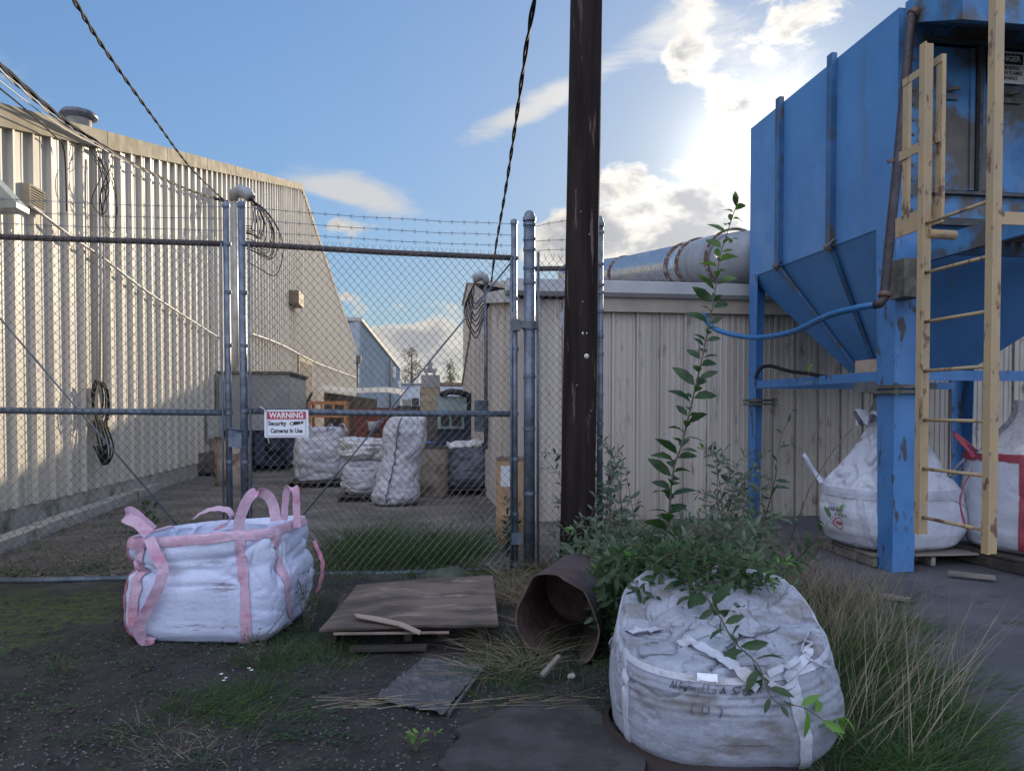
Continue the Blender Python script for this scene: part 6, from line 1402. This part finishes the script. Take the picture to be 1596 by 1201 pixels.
tufts('yard_weeds', 'short weeds along the warehouse kerb inside the fence', [(rnd(-40, 300), rnd(800, 880), 20, .12, .008, 1.2, (0, 0, 0), .4, .2) for i in range(60)], gr_g, 'weeds', 'stuff')
mb = MB(); random.seed(5)
for i in range(5200):
    px_, py_ = rnd(-40, 560), rnd(905, 1200); w = noise.noise(Vector((px_ / 110, py_ / 45, 2))) + .55 * math.exp(-((px_ - 190) / 130) ** 2 - ((py_ - 1000) / 60) ** 2)
    if w < .12: continue
    p = PG(px_, py_); p.z = gz(p.x, p.y) + rnd(.0, .035); a = rnd(0, 6.28); mb.quadleaf(p, Vector((math.cos(a), math.sin(a), rnd(-.1, .5))), Z, rnd(.015, .04), rnd(.010, .024))
single('ground_cover', mb, L_dark, 'low dark leafy ground cover creeping over the dirt at the left', 'weeds', kind='stuff')
mb = MB()
for i in range(2600):
    px_, py_ = rnd(760, 1330), rnd(880, 1110); p = PG(px_, py_); p.z = gz(p.x, p.y) + rnd(.0, .04); a = rnd(0, 6.28); mb.quadleaf(p, Vector((math.cos(a), math.sin(a), rnd(-.1, .5))), Z, rnd(.015, .04), rnd(.008, .02))
single('ground_cover', mb, L_dark, 'low dark leaves on the soil between the drum and the slumped bag', 'weeds', kind='stuff')
def small_plant(label, px_, py_, hgt, nst, L, W, sprd, lm_=L_bri, t=None, nm='weed'):
    def f_(l, s, tp_):
        c = PG(px_, py_)
        for k in range(nst):
            a = rnd(0, 6.28); e = c + Vector((math.cos(a) * rnd(.2, 1) * sprd, math.sin(a) * rnd(.2, 1) * sprd * .6, hgt * rnd(.6, 1.1))); shoot(l, s, [c, c.lerp(e, .5) + Vector((rnd(-.03, .03), 0, .04)), e], .003, L, W, .045)
    plant(nm, label, 'weed', PG(px_, py_), f_, lm_)
random.seed(12)
small_plant('small bright green weed beside the slab in the bottom foreground', 650, 1170, .10, 8, .045, .018, .12)
small_plant('thin tall weeds with narrow leaves at the right side of the pink strapped bag', 480, 985, .42, 9, .05, .014, .14, L_grey)
small_plant('bushy weed at the front right corner of the pink strapped bag', 395, 1040, .26, 10, .03, .010, .18, L_grey)
small_plant('broad leaved weed on the dirt at the left edge of the clover', 100, 1050, .12, 8, .06, .02, .22, L_dark)
small_plant('leafy vine climbing behind the left gate above the pink strapped bag', 222, 862, .50, 8, .13, .08, .16, L_dark)
small_plant('leafy weed at the foot of the thick hinge post', 790, 868, .55, 10, .10, .045, .28, L_dark)
mb = MB()
for i in range(8500):
    x, y = rnd(-4.6, 1.3) if i % 2 else rnd(-4.6, -1.5), 7.35 + 6 * random.random() ** 1.8; w = noise.noise(Vector((x * .8, y * .8, 9))) + .4 * (x < -2.0) + .2 * (y < 8.4)
    if w < .12: continue
    a = rnd(0, 6.28); mb.quadleaf(Vector((x, y, rnd(.005, .03))), Vector((math.cos(a), math.sin(a), rnd(-.1, .4))), Z, rnd(.02, .06), rnd(.015, .035))
single('leaf_litter', mb, mat('dead_leaf', (.11, .085, .05), (.20, .16, .10), 3), 'brown dead leaves scattered on the yard just inside the gates', 'leaves', kind='stuff')
mb = MB()
for i in range(3800):
    px_, py_ = rnd(-40, 1500), rnd(905, 1200)
    if noise.noise(Vector((px_ / 160, py_ / 70, 12))) < -.05: continue
    p = PG(px_, py_); p.z = gz(p.x, p.y) + rnd(.004, .015); a = rnd(0, 6.28)
    if random.random() < .45: mb.quadleaf(p, Vector((math.cos(a), math.sin(a), rnd(-.1, .3))), Z, rnd(.01, .03), rnd(.006, .015))
    else: mb.quadleaf(p, Vector((math.cos(a), math.sin(a), rnd(-.05, .1))), Z, rnd(.03, .09), .0035)
single('ground_debris', mb, mat('debris', (.045, .036, .028), (.12, .10, .075), 3), 'small twigs and leaf scraps scattered on the foreground dirt', 'debris', kind='stuff')
mb = MB(); random.seed(77)
for i in range(420):
    px_, py_ = rnd(-20, 1000), rnd(930, 1195); p = PG(px_, py_); r = rnd(.006, .022); p.z = gz(p.x, p.y) + r * .15
    ph = rnd(0, 9); mb.grid(lambda u, v: p + Vector((math.cos(6.283 * u) * math.sin(3.1416 * v), math.sin(6.283 * u) * math.sin(3.1416 * v), -.6 * math.cos(3.1416 * v))) * r * (1 + .5 * noise.noise(Vector((math.cos(6.283 * u) * 1.5 + ph, math.sin(6.283 * u) * 1.5, v * 3)))), 8, 5, True, smooth=False)
single('soil_clods', mb, mat('soil_clod', (.016, .014, .013), (.04, .034, .03), 30), 'dark crumbly clods of soil strewn over the foreground dirt', 'soil', kind='stuff')
# tiny white blossoms
mb = MB()
for px_, py_ in ((345, 1050), (352, 1056), (349, 1060), (388, 1041), (392, 1044)):
    p = PG(px_, py_, .06)
    for k in range(5): a = k * 1.256; mb.quadleaf(p, Vector((math.cos(a), math.sin(a), .3)), Z, .014, .010)
single('white_blossoms', mb, mat('petal', (.6, .6, .62)), 'few tiny white blossoms on the dirt below the pink strapped bag', 'flowers', kind='stuff')
# far trees
def far_tree(label, px_, ptop, t, wpx, seed):
    random.seed(seed); b = P(px_, 640, t); b.z = 0; top = P(px_, ptop, t); Hh = top.z; w = wpx / F * t / 2
    tt_ = thing('tree', label, 'tree', tuple(b), 'far trees'); tr = MB(); cr = MB(); tr.tube([b, b + Vector((.2, 0, Hh * .5)), top], [.35, .22, .04], 6)
    for i in range(46):
        z = Hh * rnd(.35, .97); a = rnd(0, 6.28); L_ = w * (1.15 - .75 * z / Hh) * rnd(.6, 1.3); s = Vector((b.x, b.y, z)); e = s + Vector((math.cos(a) * L_, math.sin(a) * L_, L_ * .6)); tr.tube([s, e], [.06, .015], 4)
        for k in range(16): f_ = rnd(.3, 1.05); p = s.lerp(e, f_) + Vector((rnd(-.5, .5), rnd(-.5, .5), rnd(-.5, .5))); cr.quadleaf(p, Vector((rnd(-1, 1), rnd(-1, 1), rnd(-1, 1))), Vector((rnd(-1, 1), rnd(-1, 1), 1)), rnd(.25, .5), rnd(.15, .3))
    part('trunk', tr, stem_m, tt_); part('crown', cr, mat('far_leaf', (.12, .10, .05), (.16, .13, .06), 1), tt_)
far_tree('taller sparse autumn tree beyond the alley, left of the machine tower', 641, 540, 140, 46, 3)
far_tree('shorter sparse autumn tree beyond the alley, right of the machine tower', 701, 564, 140, 36, 4)
